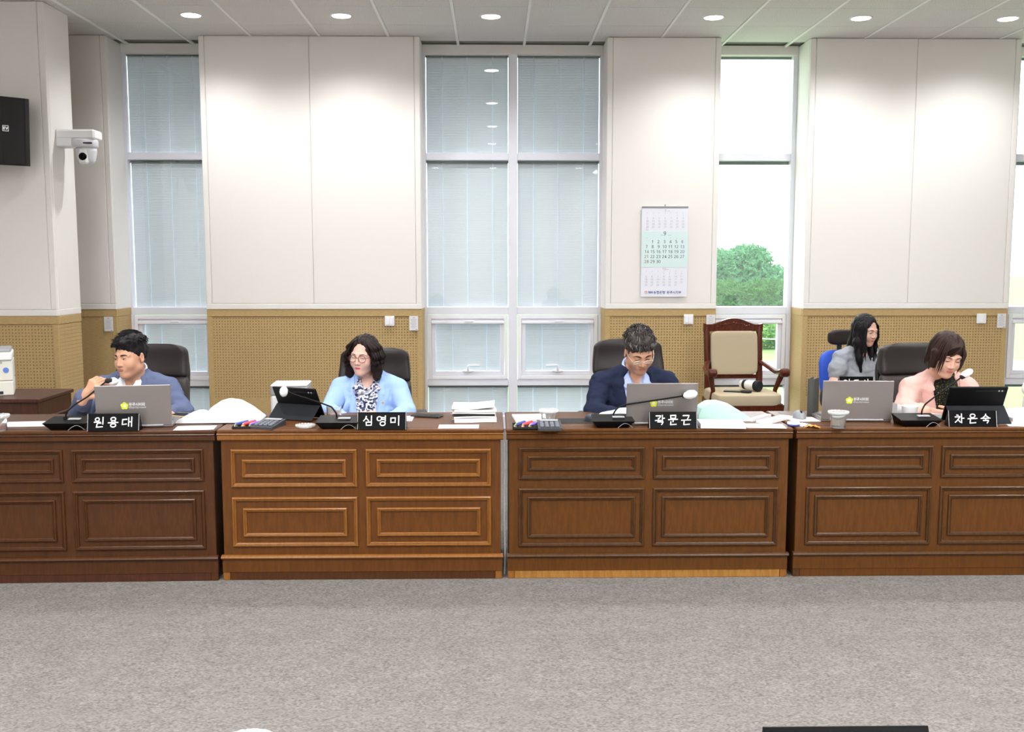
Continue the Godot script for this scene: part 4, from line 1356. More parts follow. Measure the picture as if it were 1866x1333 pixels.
	sheet("thin white folder beside the white binder", Vector3(1.3842, 0.76, -5.0716), -0.7, 0.03, 0.22, 0.014, M.paper_dim, "folder", "folder")
	sheet("white sheets under the mouse on the right desk", Vector3(1.6047, 0.76, -5.0494), 0.05, 0.15, 0.14, 0.002, null, "paper_sheet", "paper", 4)
	sheet("white paper at the right edge beside the tablet", Vector3(2.6333, 0.76, -4.8558), -0.2, 0.12, 0.09, 0.003)
	pile("white document booklet, %s of the pile on the second desk", "booklets piled on the second desk", Vector3(-0.1005, 0.76, -5.0626), 6, 0.215, 0.17, 61, [0.02, 0.007, 0.008, 0.006, 0.012, 0.012])
	# phones, calculators, trays, mice
	phone("dark phone in a tan case near the speaking man's arm", Vector3(-1.6412, 0.76, -5.2009), 1.1, M.tan_case)
	phone("black phone with a mirror back beside the woman in light blue", Vector3(-0.3552, 0.76, -5.1773), 1.25, M.black_plastic)
	pen("thin silver pen lying near the speaking man's arm", Vector3(-1.6932, 0.765, -5.2841), 1.3, M.chrome)
	calculator("dark calculator with grey keys in front of the tablet", Vector3(-1.1203, 0.76, -4.8662), -0.25)
	calculator("dark calculator in front of the lidded glass", Vector3(0.2717, 0.76, -4.7998), 0.0)
	pen_tray(Vector3(-1.2286, 0.76, -4.8764), 0.1, "black pen tray full of markers on the second desk", "second desk")
	pen_tray(Vector3(0.1539, 0.76, -4.8346), 0.0, "black pen tray full of markers on the navy man's desk", "navy man's desk")
	var pad := thing("mouse_pad", "black mouse pad on the navy man's desk", "mouse pad", Vector3(0.4449, 0.76, -5.0169), 0.0)
	boxpart(Vector3(0, 0.0015, 0), Vector3(0.22, 0.003, 0.15), 0.001, "pad", M.black_matte, pad)
	mouse("dark computer mouse on the black mouse pad", Vector3(0.5032, 0.763, -5.0061), 0.6, M.mouse_dark)
	mouse("grey computer mouse on white papers at the right desk", Vector3(1.5966, 0.7625, -5.0885), 0.1, M.mouse_grey)
	var tin := thing("round_tin", "small round white tin with a blue rim at the desk join", "tin", Vector3(1.4984, 0.76, -4.8598))
	var tb := B.new()
	tb.lathe([[0, 0], [0.029, 0], [0.031, 0.003], [0.031, 0.009]], Vector3.ZERO, 24)
	part(tb, "tin_base", M.ink_blue, tin)
	var tl := B.new()
	tl.lathe([[0.031, 0.009], [0.031, 0.016], [0.028, 0.018], [0, 0.018]], Vector3.ZERO, 24)
	part(tl, "tin_lid", M.white_plastic, tin)
	for e in [[Vector3(1.5588, 0.76, -4.8587), 0.3, M.paper, "white snack wrapper beside the blue-rimmed tin"], [Vector3(1.5758, 0.76, -4.8085), -0.3, M.tab_orange, "orange snack wrapper beside the blue-rimmed tin"]]:
		var wr := thing("snack_wrapper", e[3], "wrapper", e[0], e[1], "snack wrappers")
		var rng := RandomNumberGenerator.new()
		rng.seed = int(e[0].x * 100)
		var rows := []
		for i in 6:
			var row := PackedVector3Array()
			for j in 8: row.append(Vector3((j / 7.0 - 0.5) * 0.075, rng.randf_range(0.001, 0.012) * sin(PI * j / 7.0) + 0.001, (i / 5.0 - 0.5) * 0.05))
			rows.append(row)
		var wb := B.new()
		wb.grid(rows)
		part(wb, "foil", e[2], wr)
	back_furniture()
	foreground()


func phone(label: String, at: Vector3, turn: float, m: Material) -> void:
	var o := thing("smartphone", label, "phone", at, turn)
	boxpart(Vector3(0, 0.0055, 0), Vector3(0.078, 0.011, 0.16), 0.004, "phone_body", m, o)
	boxpart(Vector3(0, 0.0114, 0), Vector3(0.07, 0.0008, 0.15), 0.0003, "screen", M.sign_black, o)


func pen(label: String, at: Vector3, turn: float, m: Material, r := 0.004, l := 0.14, group := "") -> void:
	var o := thing("pen", label, "pen", at, turn, group)
	var b := B.new()
	b.tube([Vector3(0, r, -l / 2), Vector3(0, r, l * 0.3), Vector3(0, r, l * 0.42)], [r, r, r * 0.7], 10)
	part(b, "barrel", m, o)
	var t := B.new()
	t.tube([Vector3(0, r, l * 0.42), Vector3(0, r, l * 0.5)], [r * 0.68, r * 0.2], 10)
	part(t, "tip", M.grey_plastic, o)


func calculator(label: String, at: Vector3, turn: float) -> void:
	var o := thing("calculator", label, "calculator", at, turn, "desk calculators")
	var b := B.new()
	b.prism(PackedVector2Array([Vector2(-0.075, 0), Vector2(0.075, 0), Vector2(0.075, 0.03), Vector2(-0.075, 0.012)]), -0.058, 0.058, Transform3D(Basis(Vector3.UP, -PI / 2) * Basis(Vector3.UP, PI), Vector3.ZERO))
	part(b, "case", M.calc_case, o)
	var q := Basis(Vector3.RIGHT, 0.12)
	for i in 4:
		for j in 4:
			boxpart(Vector3(-0.038 + i * 0.025, 0.019 + j * 0.0026, 0.05 - j * 0.022), Vector3(0.019, 0.009, 0.015), 0.002, "key", M.calc_key, o)
	var s := B.new()
	s.box(Vector3(0, 0.032, -0.053), Vector3(0.09, 0.003, 0.025), 0.001, q)
	part(s, "display", M.grey_plastic, o)


func pen_tray(at: Vector3, turn: float, label: String, where: String) -> void:
	var o := thing("pen_tray", label, "tray", at, turn, "pen trays")
	boxpart(Vector3(0, 0.0015, 0), Vector3(0.125, 0.003, 0.13), 0.001, "tray_floor", M.black_matte, o)
	for s in [-1.0, 1.0]:
		boxpart(Vector3(s * 0.0615, 0.006, 0), Vector3(0.003, 0.012, 0.13), 0.001, "tray_rim", M.black_matte, o)
		boxpart(Vector3(0, 0.006, s * 0.0635), Vector3(0.12, 0.012, 0.003), 0.001, "tray_rim", M.black_matte, o)
	var cols := [M.tab_yellow, M.ink_blue, M.tab_orange, M.tab_red, M.tab_yellow, M.violet]
	var says := ["yellow highlighter at the left of", "blue marker in", "orange marker in", "red pen in", "yellow highlighter at the right of", "violet marker in"]
	for k in 6:
		var p: Vector3 = o.transform * Vector3(-0.045 + 0.018 * k, 0.003 + (0.009 if k % 2 else 0.0), 0.005 * (k % 3))
		pen("%s the pen tray on the %s" % [says[k], where], p, turn + (-0.5 if k % 2 else -0.15), cols[k], 0.0075, 0.105, "markers in the pen trays")


func mouse(label: String, at: Vector3, turn: float, m: Material) -> void:
	var o := thing("computer_mouse", label, "mouse", at, turn, "computer mice")
	var b := B.new()
	var rows := []
	for i in 13:
		var u := PI * i / 12.0
		var row := PackedVector3Array()
		for k in 24:
			var a := TAU * k / 24
			var y := sin(u) * sin(a)
			row.append(Vector3(sin(u) * cos(a) * 0.033, maxf(y, 0.0) * 0.04, -cos(u) * 0.052))
		rows.append(row)
	b.grid(rows, true)
	part(b, "shell", m, o)
	var w := B.new()
	w.lathe([[0, -0.004], [0.009, -0.004], [0.009, 0.004], [0, 0.004]], Vector3(0, 0.033, 0.024), 14, Basis(Vector3(0, 0, 1), PI / 2))
	part(w, "scroll_wheel", M.black_matte, o)


func calendar() -> void:
	var o := thing("wall_calendar", "white three-month wall calendar with a pale mint middle band", "calendar", Vector3(1.5306, 1.668, -8.9))
	var w := 0.416
	var h := 0.806
	boxpart(Vector3(0, 0, 0.004), Vector3(w, h, 0.006), 0.001, "back_sheet", M.calendar_white, o)
	boxpart(Vector3(0, h / 2 - 0.006, 0.008), Vector3(w, 0.012, 0.008), 0.002, "hanging_bar", M.ink_grey, o)
	boxpart(Vector3(0, h / 2 + 0.008, 0.006), Vector3(0.01, 0.02, 0.004), 0.001, "hook", M.ink_grey, o)
	boxpart(Vector3(0, h * 0.028, 0.0076), Vector3(w, h * 0.4, 0.0016), 0.0004, "month_band", M.calendar_mint, o)
	var dark := B.new()
	var red := B.new()
	var blue := B.new()
	var pale := B.new()
	var pred := B.new()
	var at := func(px: float, py: float) -> Vector3: return Vector3((px - 363.0) / 622.0 * w, h * 0.5 - (py - 65.0) / 1213.0 * h, 0.009)
	var put := func(b: B, s: String, px: float, py: float, size: float) -> void:
		roman(b, s, size, Transform3D(Basis(), at.call(px, py)))
	put.call(dark, "9", 363, 428, 0.034)
	put.call(pale, "8", 368, 122, 0.022)
	put.call(pale, "10", 360, 900, 0.022)
	for r in [[410, 128], [428, 450], [322, 450], [405, 908]]:
		pale.box(at.call(r[0], r[1]), Vector3(0.025, 0.003, 0.0003))
	var row := func(first: int, days: int, x0: float, dx: float, y0: float, dy: float, size: float, big: bool) -> void:
		for d in days:
			var c := (first + d) % 7
			var l := (first + d) / 7
			var b: B = (red if c == 0 else blue if c == 6 else dark) if big else (pred if c == 0 else pale)
			put.call(b, str(d + 1), x0 + dx * c, y0 + dy * l, size)
	row.call(1, 30, 123, 79.7, 538, 66.5, 0.0265, true)
	row.call(5, 31, 126, 80, 185, 39, 0.0155, false)
	row.call(3, 31, 120, 79.5, 965, 38.5, 0.0155, false)
	for c in 7:
		for y in [152, 487, 932]: pale.box(at.call(123 + 79.7 * c, y), Vector3(0.006, 0.004, 0.0003))
	var x := Transform3D(Basis(), at.call(148, 1202))
	roman(blue, "NH", 0.021, Transform3D(Basis(), at.call(184, 1217)), true)
	word(blue, ["nong", "hyeop", "eun", "haeng"], Vector2(0.023, 0.024), 0.0035, 0.0032, Transform3D(Basis(), at.call(225, 1200)))
	word(blue, ["won", "ju", "si", "ji", "bu"], Vector2(0.023, 0.024), 0.0035, 0.0032, Transform3D(Basis(), at.call(405, 1200)))
	part(dark, "day_numbers", M.ink, o)
	part(red, "sunday_numbers", M.ink_red, o)
	part(blue, "blue_print", M.ink_blue, o)
	part(pale, "pale_print", M.ink_pale, o)
	part(pred, "pale_red_print", M.ink_pale_red, o)
	var e := B.new()
	e.tube([at.call(108, 1202), at.call(108, 1225), at.call(122, 1236), at.call(136, 1225), at.call(136, 1202), at.call(108, 1202)], 0.0018, 6)
	part(e, "bank_mark", M.tab_orange, o)


func speaker() -> void:
	var o := thing("loudspeaker", "black wall loudspeaker on the stepped pier at the left edge", "loudspeaker", Vector3(-3.7151, 2.5452, -7.52), 0.0)
	o.rotation = Vector3(0.1, 0.28, -0.04)
	var prof := PackedVector2Array([Vector2(-0.19, 0.09), Vector2(-0.1, 0.14), Vector2(0.1, 0.14), Vector2(0.24, 0.06), Vector2(0.26, 0.02), Vector2(0.16, -0.14), Vector2(-0.16, -0.14)])
	var b := B.new()
	b.prism(prof, -0.245, 0.245, Transform3D(Basis(Vector3.RIGHT, -PI / 2) * Basis(Vector3(1, 0, 0), PI).inverse() * Basis(Vector3(1, 0, 0), PI), Vector3.ZERO).rotated_local(Vector3(1, 0, 0), PI))
	part(b, "cabinet", M.black_matte, o)
	var g := B.new()
	var rows := []
	for i in 17:
		var u := -0.19 + 0.43 * i / 16.0
		var z := 0.142 - 0.09 * pow(maxf(0.0, u - 0.05) / 0.19, 2.0) - 0.05 * pow(maxf(0.0, -u - 0.08) / 0.11, 2.0)
		rows.append(PackedVector3Array([Vector3(u, -0.23, z + 0.004), Vector3(u, 0.23, z + 0.004)]))
	g.grid(rows)
	part(g, "grille", M.grille, o)
	var s := Vector3(0.118, 0.02, 0.138)
	var q := Basis(Vector3.UP, 0.18)
	var fr := B.new()
	for e in [[0, 0.019, 0.04, 0.003], [0, -0.019, 0.04, 0.003], [-0.0185, 0, 0.003, 0.04], [0.0185, 0, 0.003, 0.04]]:
		fr.box(s + q * Vector3(e[0], e[1], 0.002), Vector3(e[2], e[3], 0.003), 0, q)
	roman(fr, "EV", 0.021, Transform3D(q, s + q * Vector3(0, 0, 0.002)), true)
	part(fr, "badge", M.chrome, o)
	boxpart(Vector3(0, 0, -0.2), Vector3(0.1, 0.2, 0.14), 0.005, "wall_bracket", M.black_matte, o)


func dome_camera() -> void:
	var c := Vector3(-3.2004, 2.4984, -7.96)
	var arm: float = c.x - -3.4124
	var o := thing("conference_camera", "white pan-tilt camera on a bracket at the pier corner", "camera", c)
	var br := B.new()
	br.box(Vector3((0.09 - arm) / 2, 0.068, -0.02), Vector3(arm + 0.09, 0.074, 0.17), 0.012)
	br.box(Vector3(-arm + 0.06, 0.04, -0.02), Vector3(0.12, 0.13, 0.16), 0.006)
	part(br, "bracket", M.white_plastic, o)
	var base := B.new()
	base.lathe([[0, 0.03], [0.095, 0.03], [0.1, 0.02], [0.1, -0.02], [0.085, -0.035], [0, -0.035]], Vector3(-0.01, 0.0, 0.0), 28)
	part(base, "base_housing", M.cam_grey, o)
	boxpart(Vector3(0.045, -0.003, 0.088), Vector3(0.07, 0.012, 0.02), 0.003, "sensor_slot", M.black_plastic, o)
	var hd := B.new()
	hd.lathe([[0, -0.03], [0.078, -0.032], [0.078, -0.06], [0.066, -0.125], [0.05, -0.155], [0.025, -0.168], [0, -0.17]], Vector3.ZERO, 28)
	part(hd, "head_shell", M.cam_grey, o)
	var f := B.new()
	f.box(Vector3(0, -0.1, 0.055), Vector3(0.065, 0.12, 0.05), 0.012)
	part(f, "lens_block", M.white_plastic, o)
	var l := B.new()
	l.lathe([[0, 0.012], [0.018, 0.012], [0.022, 0.004], [0.03, 0.0], [0.03, -0.01]], Vector3(0, -0.105, 0.083), 20, Basis(Vector3.RIGHT, PI / 2))
	part(l, "lens", M.sign_black, o)


func back_furniture() -> void:
	# printer on its dark desk, air purifier, staff desk
	var d := thing("printer_desk", "very dark brown panelled desk under the printer at the left", "desk", Vector3(-3.6, 0, -6.3))
	var w := 1.6
	var hh := 0.74
	boxpart(Vector3(0, hh - 0.012, 0), Vector3(w + 0.02, 0.024, 0.52), 0.004, "tabletop", M.wood_dark, d)
	boxpart(Vector3(0, (hh - 0.024) / 2, 0), Vector3(w, hh - 0.024, 0.48), 0.003, "carcass", M.wood_dark, d)
	part(moulding(-0.7, 0.72, 0.1, 0.6, 0.2402, 1.3), "panel_moulding", M.wood_dark, d)
	var sm := part(moulding(-0.19, 0.19, 0.1, 0.62, 0.0, 1.2), "panel_moulding", M.wood_dark, d)
	sm.transform = Transform3D(Basis(Vector3.UP, PI / 2), Vector3(w / 2 + 0.0005, 0, 0))
	var p := thing("laser_printer", "beige laser printer with a blue sticker on the dark desk", "printer", Vector3(-3.285, 0.74, -6.3), 0.42)
	boxpart(Vector3(0, 0.045, 0), Vector3(0.42, 0.09, 0.34), 0.006, "paper_tray", M.printer, p)
	boxpart(Vector3(0, 0.155, -0.005), Vector3(0.42, 0.125, 0.33), 0.006, "front_cover", M.printer, p)
	boxpart(Vector3(0, 0.245, 0), Vector3(0.42, 0.05, 0.34), 0.008, "control_panel", M.white_plastic, p)
	boxpart(Vector3(0, 0.28, -0.02), Vector3(0.4, 0.02, 0.28), 0.006, "scanner_lid", M.grey_plastic, p)
	boxpart(Vector3(0.06, 0.208, 0.163), Vector3(0.18, 0.012, 0.006), 0.001, "output_slot", M.grey_plastic, p)
	boxpart(Vector3(0.1, 0.02, 0.171), Vector3(0.1, 0.018, 0.006), 0.001, "tray_grip", M.black_plastic, p)
	var st := B.new()
	st.lathe([[0, 0.0015], [0.017, 0.0015], [0.017, 0]], Vector3(0.17, 0.16, 0.162), 20, Basis(Vector3.RIGHT, PI / 2))
	part(st, "blue_sticker", M.sticker, p)
	var nm := B.new()
	nm.box(Vector3(0.06, 0.25, 0.1705), Vector3(0.03, 0.006, 0.001))
	part(nm, "maker_mark", M.ink_grey, p)
	var a := thing("air_purifier", "white floor air purifier with a glowing violet ring behind the tablet", "air purifier", Vector3(-1.4212, 0, -6.9), 0.06)
	boxpart(Vector3(0, 0.34, 0), Vector3(0.25, 0.64, 0.25), 0.012, "housing", M.white_plastic, a)
	boxpart(Vector3(0, 0.69, 0), Vector3(0.252, 0.06, 0.252), 0.008, "control_band", M.grey_plastic, a)
	boxpart(Vector3(0, 0.728, 0), Vector3(0.25, 0.016, 0.25), 0.006, "top_grille", M.white_plastic, a)
	boxpart(Vector3(0, 0.01, 0), Vector3(0.22, 0.02, 0.22), 0.002, "foot", M.grey_plastic, a)
	var rg := B.new()
	var pts := []
	for k in 25: pts.append(Vector3(0.0 + cos(TAU * k / 24) * 0.017, 0.69 + sin(TAU * k / 24) * 0.017, 0.1275))
	rg.tube(pts, 0.0022, 6)
	rg.box(Vector3(0.04, 0.684, 0.1275), Vector3(0.03, 0.006, 0.002))
	rg.box(Vector3(-0.026, 0.684, 0.1275), Vector3(0.008, 0.005, 0.002))
	part(rg, "display_ring", M.display_blue, a)
	var s := thing("staff_desk", "dark wooden side desk in front of the woman in grey", "desk", Vector3(2.897, 0, -6.75))
	var sw := 0.92
	boxpart(Vector3(0, 0.716, 0), Vector3(sw, 0.024, 0.5), 0.004, "tabletop", M.wood_chair, s)
	boxpart(Vector3(0, 0.39, 0.2), Vector3(sw - 0.04, 0.62, 0.02), 0.002, "modesty_panel", M.wood_dark, s)
	for k in [-1.0, 1.0]:
		boxpart(Vector3(k * (sw / 2 - 0.02), 0.352, 0), Vector3(0.03, 0.704, 0.46), 0.002, "end_panel", M.wood_dark, s)
	nameplate("black name plate half hidden behind the right laptop", Vector3(2.4502, 0.7216, -6.58), -0.02, 0.235, 0.083, ["ui", "rok", "sa"])
	# white cable hanging in the gap between the two middle desks
	var cb := thing("white_cable", "white cable hanging in the gap between the middle desks", "cable", Vector3(0.0519, 0, -4.86))
	var t := B.new()
	t.tube([Vector3(0, 0.69, 0), Vector3(0.001, 0.5, 0), Vector3(-0.001, 0.3, 0), Vector3(0.002, 0.12, 0), Vector3(0, 0.004, 0.0)], 0.0035, 6)
	part(t, "cord", M.white_plastic, cb)
	var o := thing("white_ornament", "rounded white object cut off by the right edge of the picture", "ornament", Vector3(2.8942, 0.76, -5.2326))
	var ob := B.new()
	ob.lathe([[0, 0], [0.035, 0], [0.038, 0.03], [0.036, 0.08], [0.03, 0.1], [0.044, 0.118], [0.046, 0.14], [0.036, 0.165], [0, 0.175]], Vector3.ZERO, 20)
	part(ob, "figure", M.white_plastic, o)


func foreground() -> void:
	var o := desk("nearest desk, just below the picture, carrying a glass and a name plate", 1.35, -1.25 + 4.0, -1.62, PI, M.wood_c, M.wood_c_trim, M.wood_c, [[0.62, 0.48, 0.58, 0.52, 0.045], [0.43, 0.16, 0.38, 0.2, 0.045]])
	lidded_glass("top of a lidded cut-glass tumbler at the bottom edge of the picture", Vector3(-0.3758, 0.76, -1.435), true, 0.07)
	nameplate("glossy black name plate top at the bottom edge of the picture", Vector3(0.5532, 0.76, -1.5), PI, 0.262, 0.083, ["won", "ju", "si"])
	desk("left of the two nearest desks, just below the picture", 1.35, -1.25 + 4.0, -1.62, PI, M.wood_c, M.wood_c_trim, M.wood_c, [[0.62, 0.48, 0.58, 0.52, 0.045], [0.43, 0.16, 0.38, 0.2, 0.045]]).position.x = -0.07

# ---- people: distance fields meshed as surface nets ----
class F:
	var kind := PackedInt32Array()
	var op := PackedInt32Array()
	var k := PackedFloat32Array()
	var a := PackedVector3Array()
	var b := PackedVector3Array()
	var r1 := PackedFloat32Array()
	var r2 := PackedFloat32Array()
	var q: Array[Basis] = []
	var noise: FastNoiseLite
	var amp := 0.0
	var stretch := Vector3.ONE

	func _add(kd: int, o: int, kk: float, aa: Vector3, bb: Vector3, x: float, y: float, t := Basis()) -> void:
		kind.append(kd); op.append(o); k.append(kk); a.append(aa); b.append(bb); r1.append(x); r2.append(y); q.append(t.inverse())

	func cone(aa: Vector3, bb: Vector3, x: float, y: float, kk := 0.01, o := 0) -> void: _add(0, o, kk, aa, bb, x, y)
	func ell(c: Vector3, r: Vector3, kk := 0.01, o := 0, t := Basis()) -> void: _add(1, o, kk, c, r, 0, 0, t)
	func box(c: Vector3, h: Vector3, rd: float, kk := 0.005, o := 0, t := Basis()) -> void: _add(2, o, kk, c, h, rd, 0, t)

	func one(i: int, p: Vector3) -> float:
		match kind[i]:
			0:
				var ab := b[i] - a[i]
				var h := clampf((p - a[i]).dot(ab) / maxf(ab.length_squared(), 1e-9), 0.0, 1.0)
				return (p - a[i] - ab * h).length() - lerpf(r1[i], r2[i], h)
			1:
				var l := q[i] * (p - a[i])
				var k0 := (l / b[i]).length()
				var k1 := (l / (b[i] * b[i])).length()
				return k0 * (k0 - 1.0) / maxf(k1, 1e-6)
			_:
				var l := (q[i] * (p - a[i])).abs() - b[i]
				return Vector3(maxf(l.x, 0), maxf(l.y, 0), maxf(l.z, 0)).length() + minf(maxf(l.x, maxf(l.y, l.z)), 0.0) - r1[i]

	func d(p: Vector3, idx: PackedInt32Array) -> float:
		var m := 1.0
		for i in idx:
			var e := one(i, p)
			var kk := k[i]
			if op[i] == 0:
				var h := maxf(kk - absf(m - e), 0.0) / kk
				m = minf(m, e) - h * h * kk * 0.25
			else:
				if op[i] == 1: e = -e
				var h := maxf(kk - absf(m - e), 0.0) / kk
				m = maxf(m, e) + h * h * kk * 0.25
		if amp > 0.0 and m < 0.05: m += amp * noise.get_noise_3dv(p * stretch)
		return m

	func all() -> PackedInt32Array: return PackedInt32Array(range(kind.size()))

	func front(x: float, y: float, z0 := 0.16) -> float:
		var idx := all()
		var z := z0
		for s in 60:
			var e := d(Vector3(x, y, z), idx)
			if e < 0.0003: break
			z -= maxf(e * 0.8, 0.0004)
		return z

	func net(out: B, lo: Vector3, hi: Vector3, c: float, x: Transform3D) -> void:
		var n := Vector3i(((hi - lo) / c).ceil()) + Vector3i.ONE
		var sx := 1
		var sy := n.x
		var sz := n.x * n.y
		var g := PackedFloat32Array()
		g.resize(n.x * n.y * n.z)
		g.fill(1.0)
		var bs := 6
		var rad := bs * c * 0.87
		for bz in range(0, n.z, bs):
			for by in range(0, n.y, bs):
				for bx in range(0, n.x, bs):
					var cen := lo + (Vector3(bx, by, bz) + Vector3.ONE * (bs - 1) * 0.5) * c
					var idx := PackedInt32Array()
					for i in kind.size():
						if one(i, cen) < rad + k[i] + 0.02 or op[i] == 2: idx.append(i)
					if idx.is_empty(): continue
					var e := d(cen, idx)
					var far := absf(e) > rad * 1.3 + amp + 0.01
					for iz in range(bz, mini(bz + bs, n.z)):
						for iy in range(by, mini(by + bs, n.y)):
							var o := iz * sz + iy * sy
							for jx in range(bx, mini(bx + bs, n.x)):
								g[o + jx] = e if far else d(lo + Vector3(jx, iy, iz) * c, idx)
		var vid := {}
		var b0 := out.v.size()
		var acc := []
		for iz in n.z - 1:
			for iy in n.y - 1:
				var o := iz * sz + iy * sy
				for jx in n.x - 1:
					var t := o + jx
					var s := int(g[t] < 0) + int(g[t + 1] < 0) + int(g[t + sy] < 0) + int(g[t + sy + 1] < 0)
					var s2 := int(g[t + sz] < 0) + int(g[t + sz + 1] < 0) + int(g[t + sz + sy] < 0) + int(g[t + sz + sy + 1] < 0)
					s += s2
					if s == 0 or s == 8: continue
					var sum := Vector3.ZERO
					var m := 0
					for e in 12:
						var ax := e >> 2
						var u := e & 1
						var w := (e >> 1) & 1
						var p := Vector3i.ZERO
						if ax == 0: p = Vector3i(0, u, w)
						elif ax == 1: p = Vector3i(u, 0, w)
						else: p = Vector3i(u, w, 0)
						var i0 := t + p.x + p.y * sy + p.z * sz
						var i1 := i0 + (1 if ax == 0 else sy if ax == 1 else sz)
						var va := g[i0]
						var vb := g[i1]
						if (va < 0) == (vb < 0): continue
						var f := Vector3(p)
						f[ax] += va / (va - vb)
						sum += f
						m += 1
					vid[t] = out.v.size()
					out.v.append(x * (lo + (Vector3(jx, iy, iz) + sum / m) * c))
					out.n.append(Vector3.ZERO)
					out.t.append(Vector2.ZERO)
		for iz in range(1, n.z - 1):
			for iy in range(1, n.y - 1):
				var o := iz * sz + iy * sy
				for jx in range(1, n.x - 1):
					var t := o + jx
					if not vid.has(t): continue
					var inside := g[t] < 0
					for ax in 3:
						var st := 1 if ax == 0 else sy if ax == 1 else sz
						if (g[t + st] < 0) == inside: continue
						var u := sy if ax == 0 else sz if ax == 1 else 1
						var w := sz if ax == 0 else 1 if ax == 1 else sy
						var q4 := [vid[t], vid[t - u], vid[t - u - w], vid[t - w]]
						if inside: q4.reverse()
						var v: PackedVector3Array = out.v
						var fn := -(v[q4[2]] - v[q4[0]]).cross(v[q4[3]] - v[q4[1]])
						for e in q4: out.n[e] += fn
						out.ix.append_array(PackedInt32Array([q4[0], q4[1], q4[2], q4[0], q4[2], q4[3]]))
		for i in range(b0, out.v.size()): out.n[i] = out.n[i].normalized() if out.n[i].length_squared() > 1e-20 else Vector3.UP


func with_noise(f: F, sd: int, freq: float, amp: float, stretch: Vector3) -> void:
	f.noise = FastNoiseLite.new()
	f.noise.seed = sd
	f.noise.frequency = freq
	f.noise.fractal_octaves = 2
	f.noise.noise_type = FastNoiseLite.TYPE_SIMPLEX_SMOOTH
	f.amp = amp
	f.stretch = stretch


func head_field(o: Dictionary) -> F:
	# face looks along +z; origin between the ears at eye height
	var f := F.new()
	var wide: float = o.get("wide", 1.0)
	f.ell(Vector3(0, 0.032, -0.018), Vector3(0.075 * wide, 0.086, 0.094), 0.01)
	f.ell(Vector3(0, -0.028, 0.022), Vector3(0.064 * wide, 0.082, 0.068), 0.03)
	for s in [-1.0, 1.0]:
		f.cone(Vector3(s * 0.012, -0.098, 0.055), Vector3(s * 0.05 * wide, -0.062, 0.0), 0.021, 0.024, 0.03)
		f.ell(Vector3(s * 0.036 * wide, -0.036, 0.055), Vector3(0.028, 0.03, 0.026), 0.025)
		f.cone(Vector3(s * 0.012, 0.021, 0.083), Vector3(s * 0.047 * wide, 0.017, 0.066), 0.008, 0.008, 0.014)
	f.ell(Vector3(0, -0.099, 0.066), Vector3(0.023, 0.018, 0.017), 0.02)
	f.ell(Vector3(0, -0.064, 0.076), Vector3(0.03, 0.022, 0.014), 0.015)
	for s in [-1.0, 1.0]:
		f.ell(Vector3(s * 0.031, -0.001, 0.094), Vector3(0.017, 0.0105, 0.015), 0.012, 1)
		f.ell(Vector3(s * 0.031, -0.001, 0.0715), Vector3(0.0145, 0.0125, 0.0125), 0.004)
	f.cone(Vector3(0, 0.012, 0.083), Vector3(0, -0.034, 0.1), 0.0075, 0.0105, 0.012)
	for s in [-1.0, 1.0]: f.ell(Vector3(s * 0.0125, -0.038, 0.09), Vector3(0.0085, 0.0075, 0.011), 0.007)
	f.cone(Vector3(-0.018, -0.0665, 0.094), Vector3(0.018, -0.0665, 0.094), 0.0025, 0.0025, 0.005, 1)
	for s in [-1.0, 1.0]:
		f.ell(Vector3(s * 0.079 * wide, -0.008, -0.008), Vector3(0.008, 0.031, 0.019), 0.006, 0, Basis(Vector3.UP, s * 0.35) * Basis(Vector3.RIGHT, -0.2))
		f.ell(Vector3(s * 0.086 * wide, -0.004, -0.002), Vector3(0.006, 0.018, 0.010), 0.005, 1, Basis(Vector3.UP, s * 0.35))
	f.cone(Vector3(0, -0.07, -0.022), Vector3(0, -0.19, -0.05), o.get("neck_r", 0.054), o.get("neck_r", 0.054) + 0.006, 0.03)
	return f


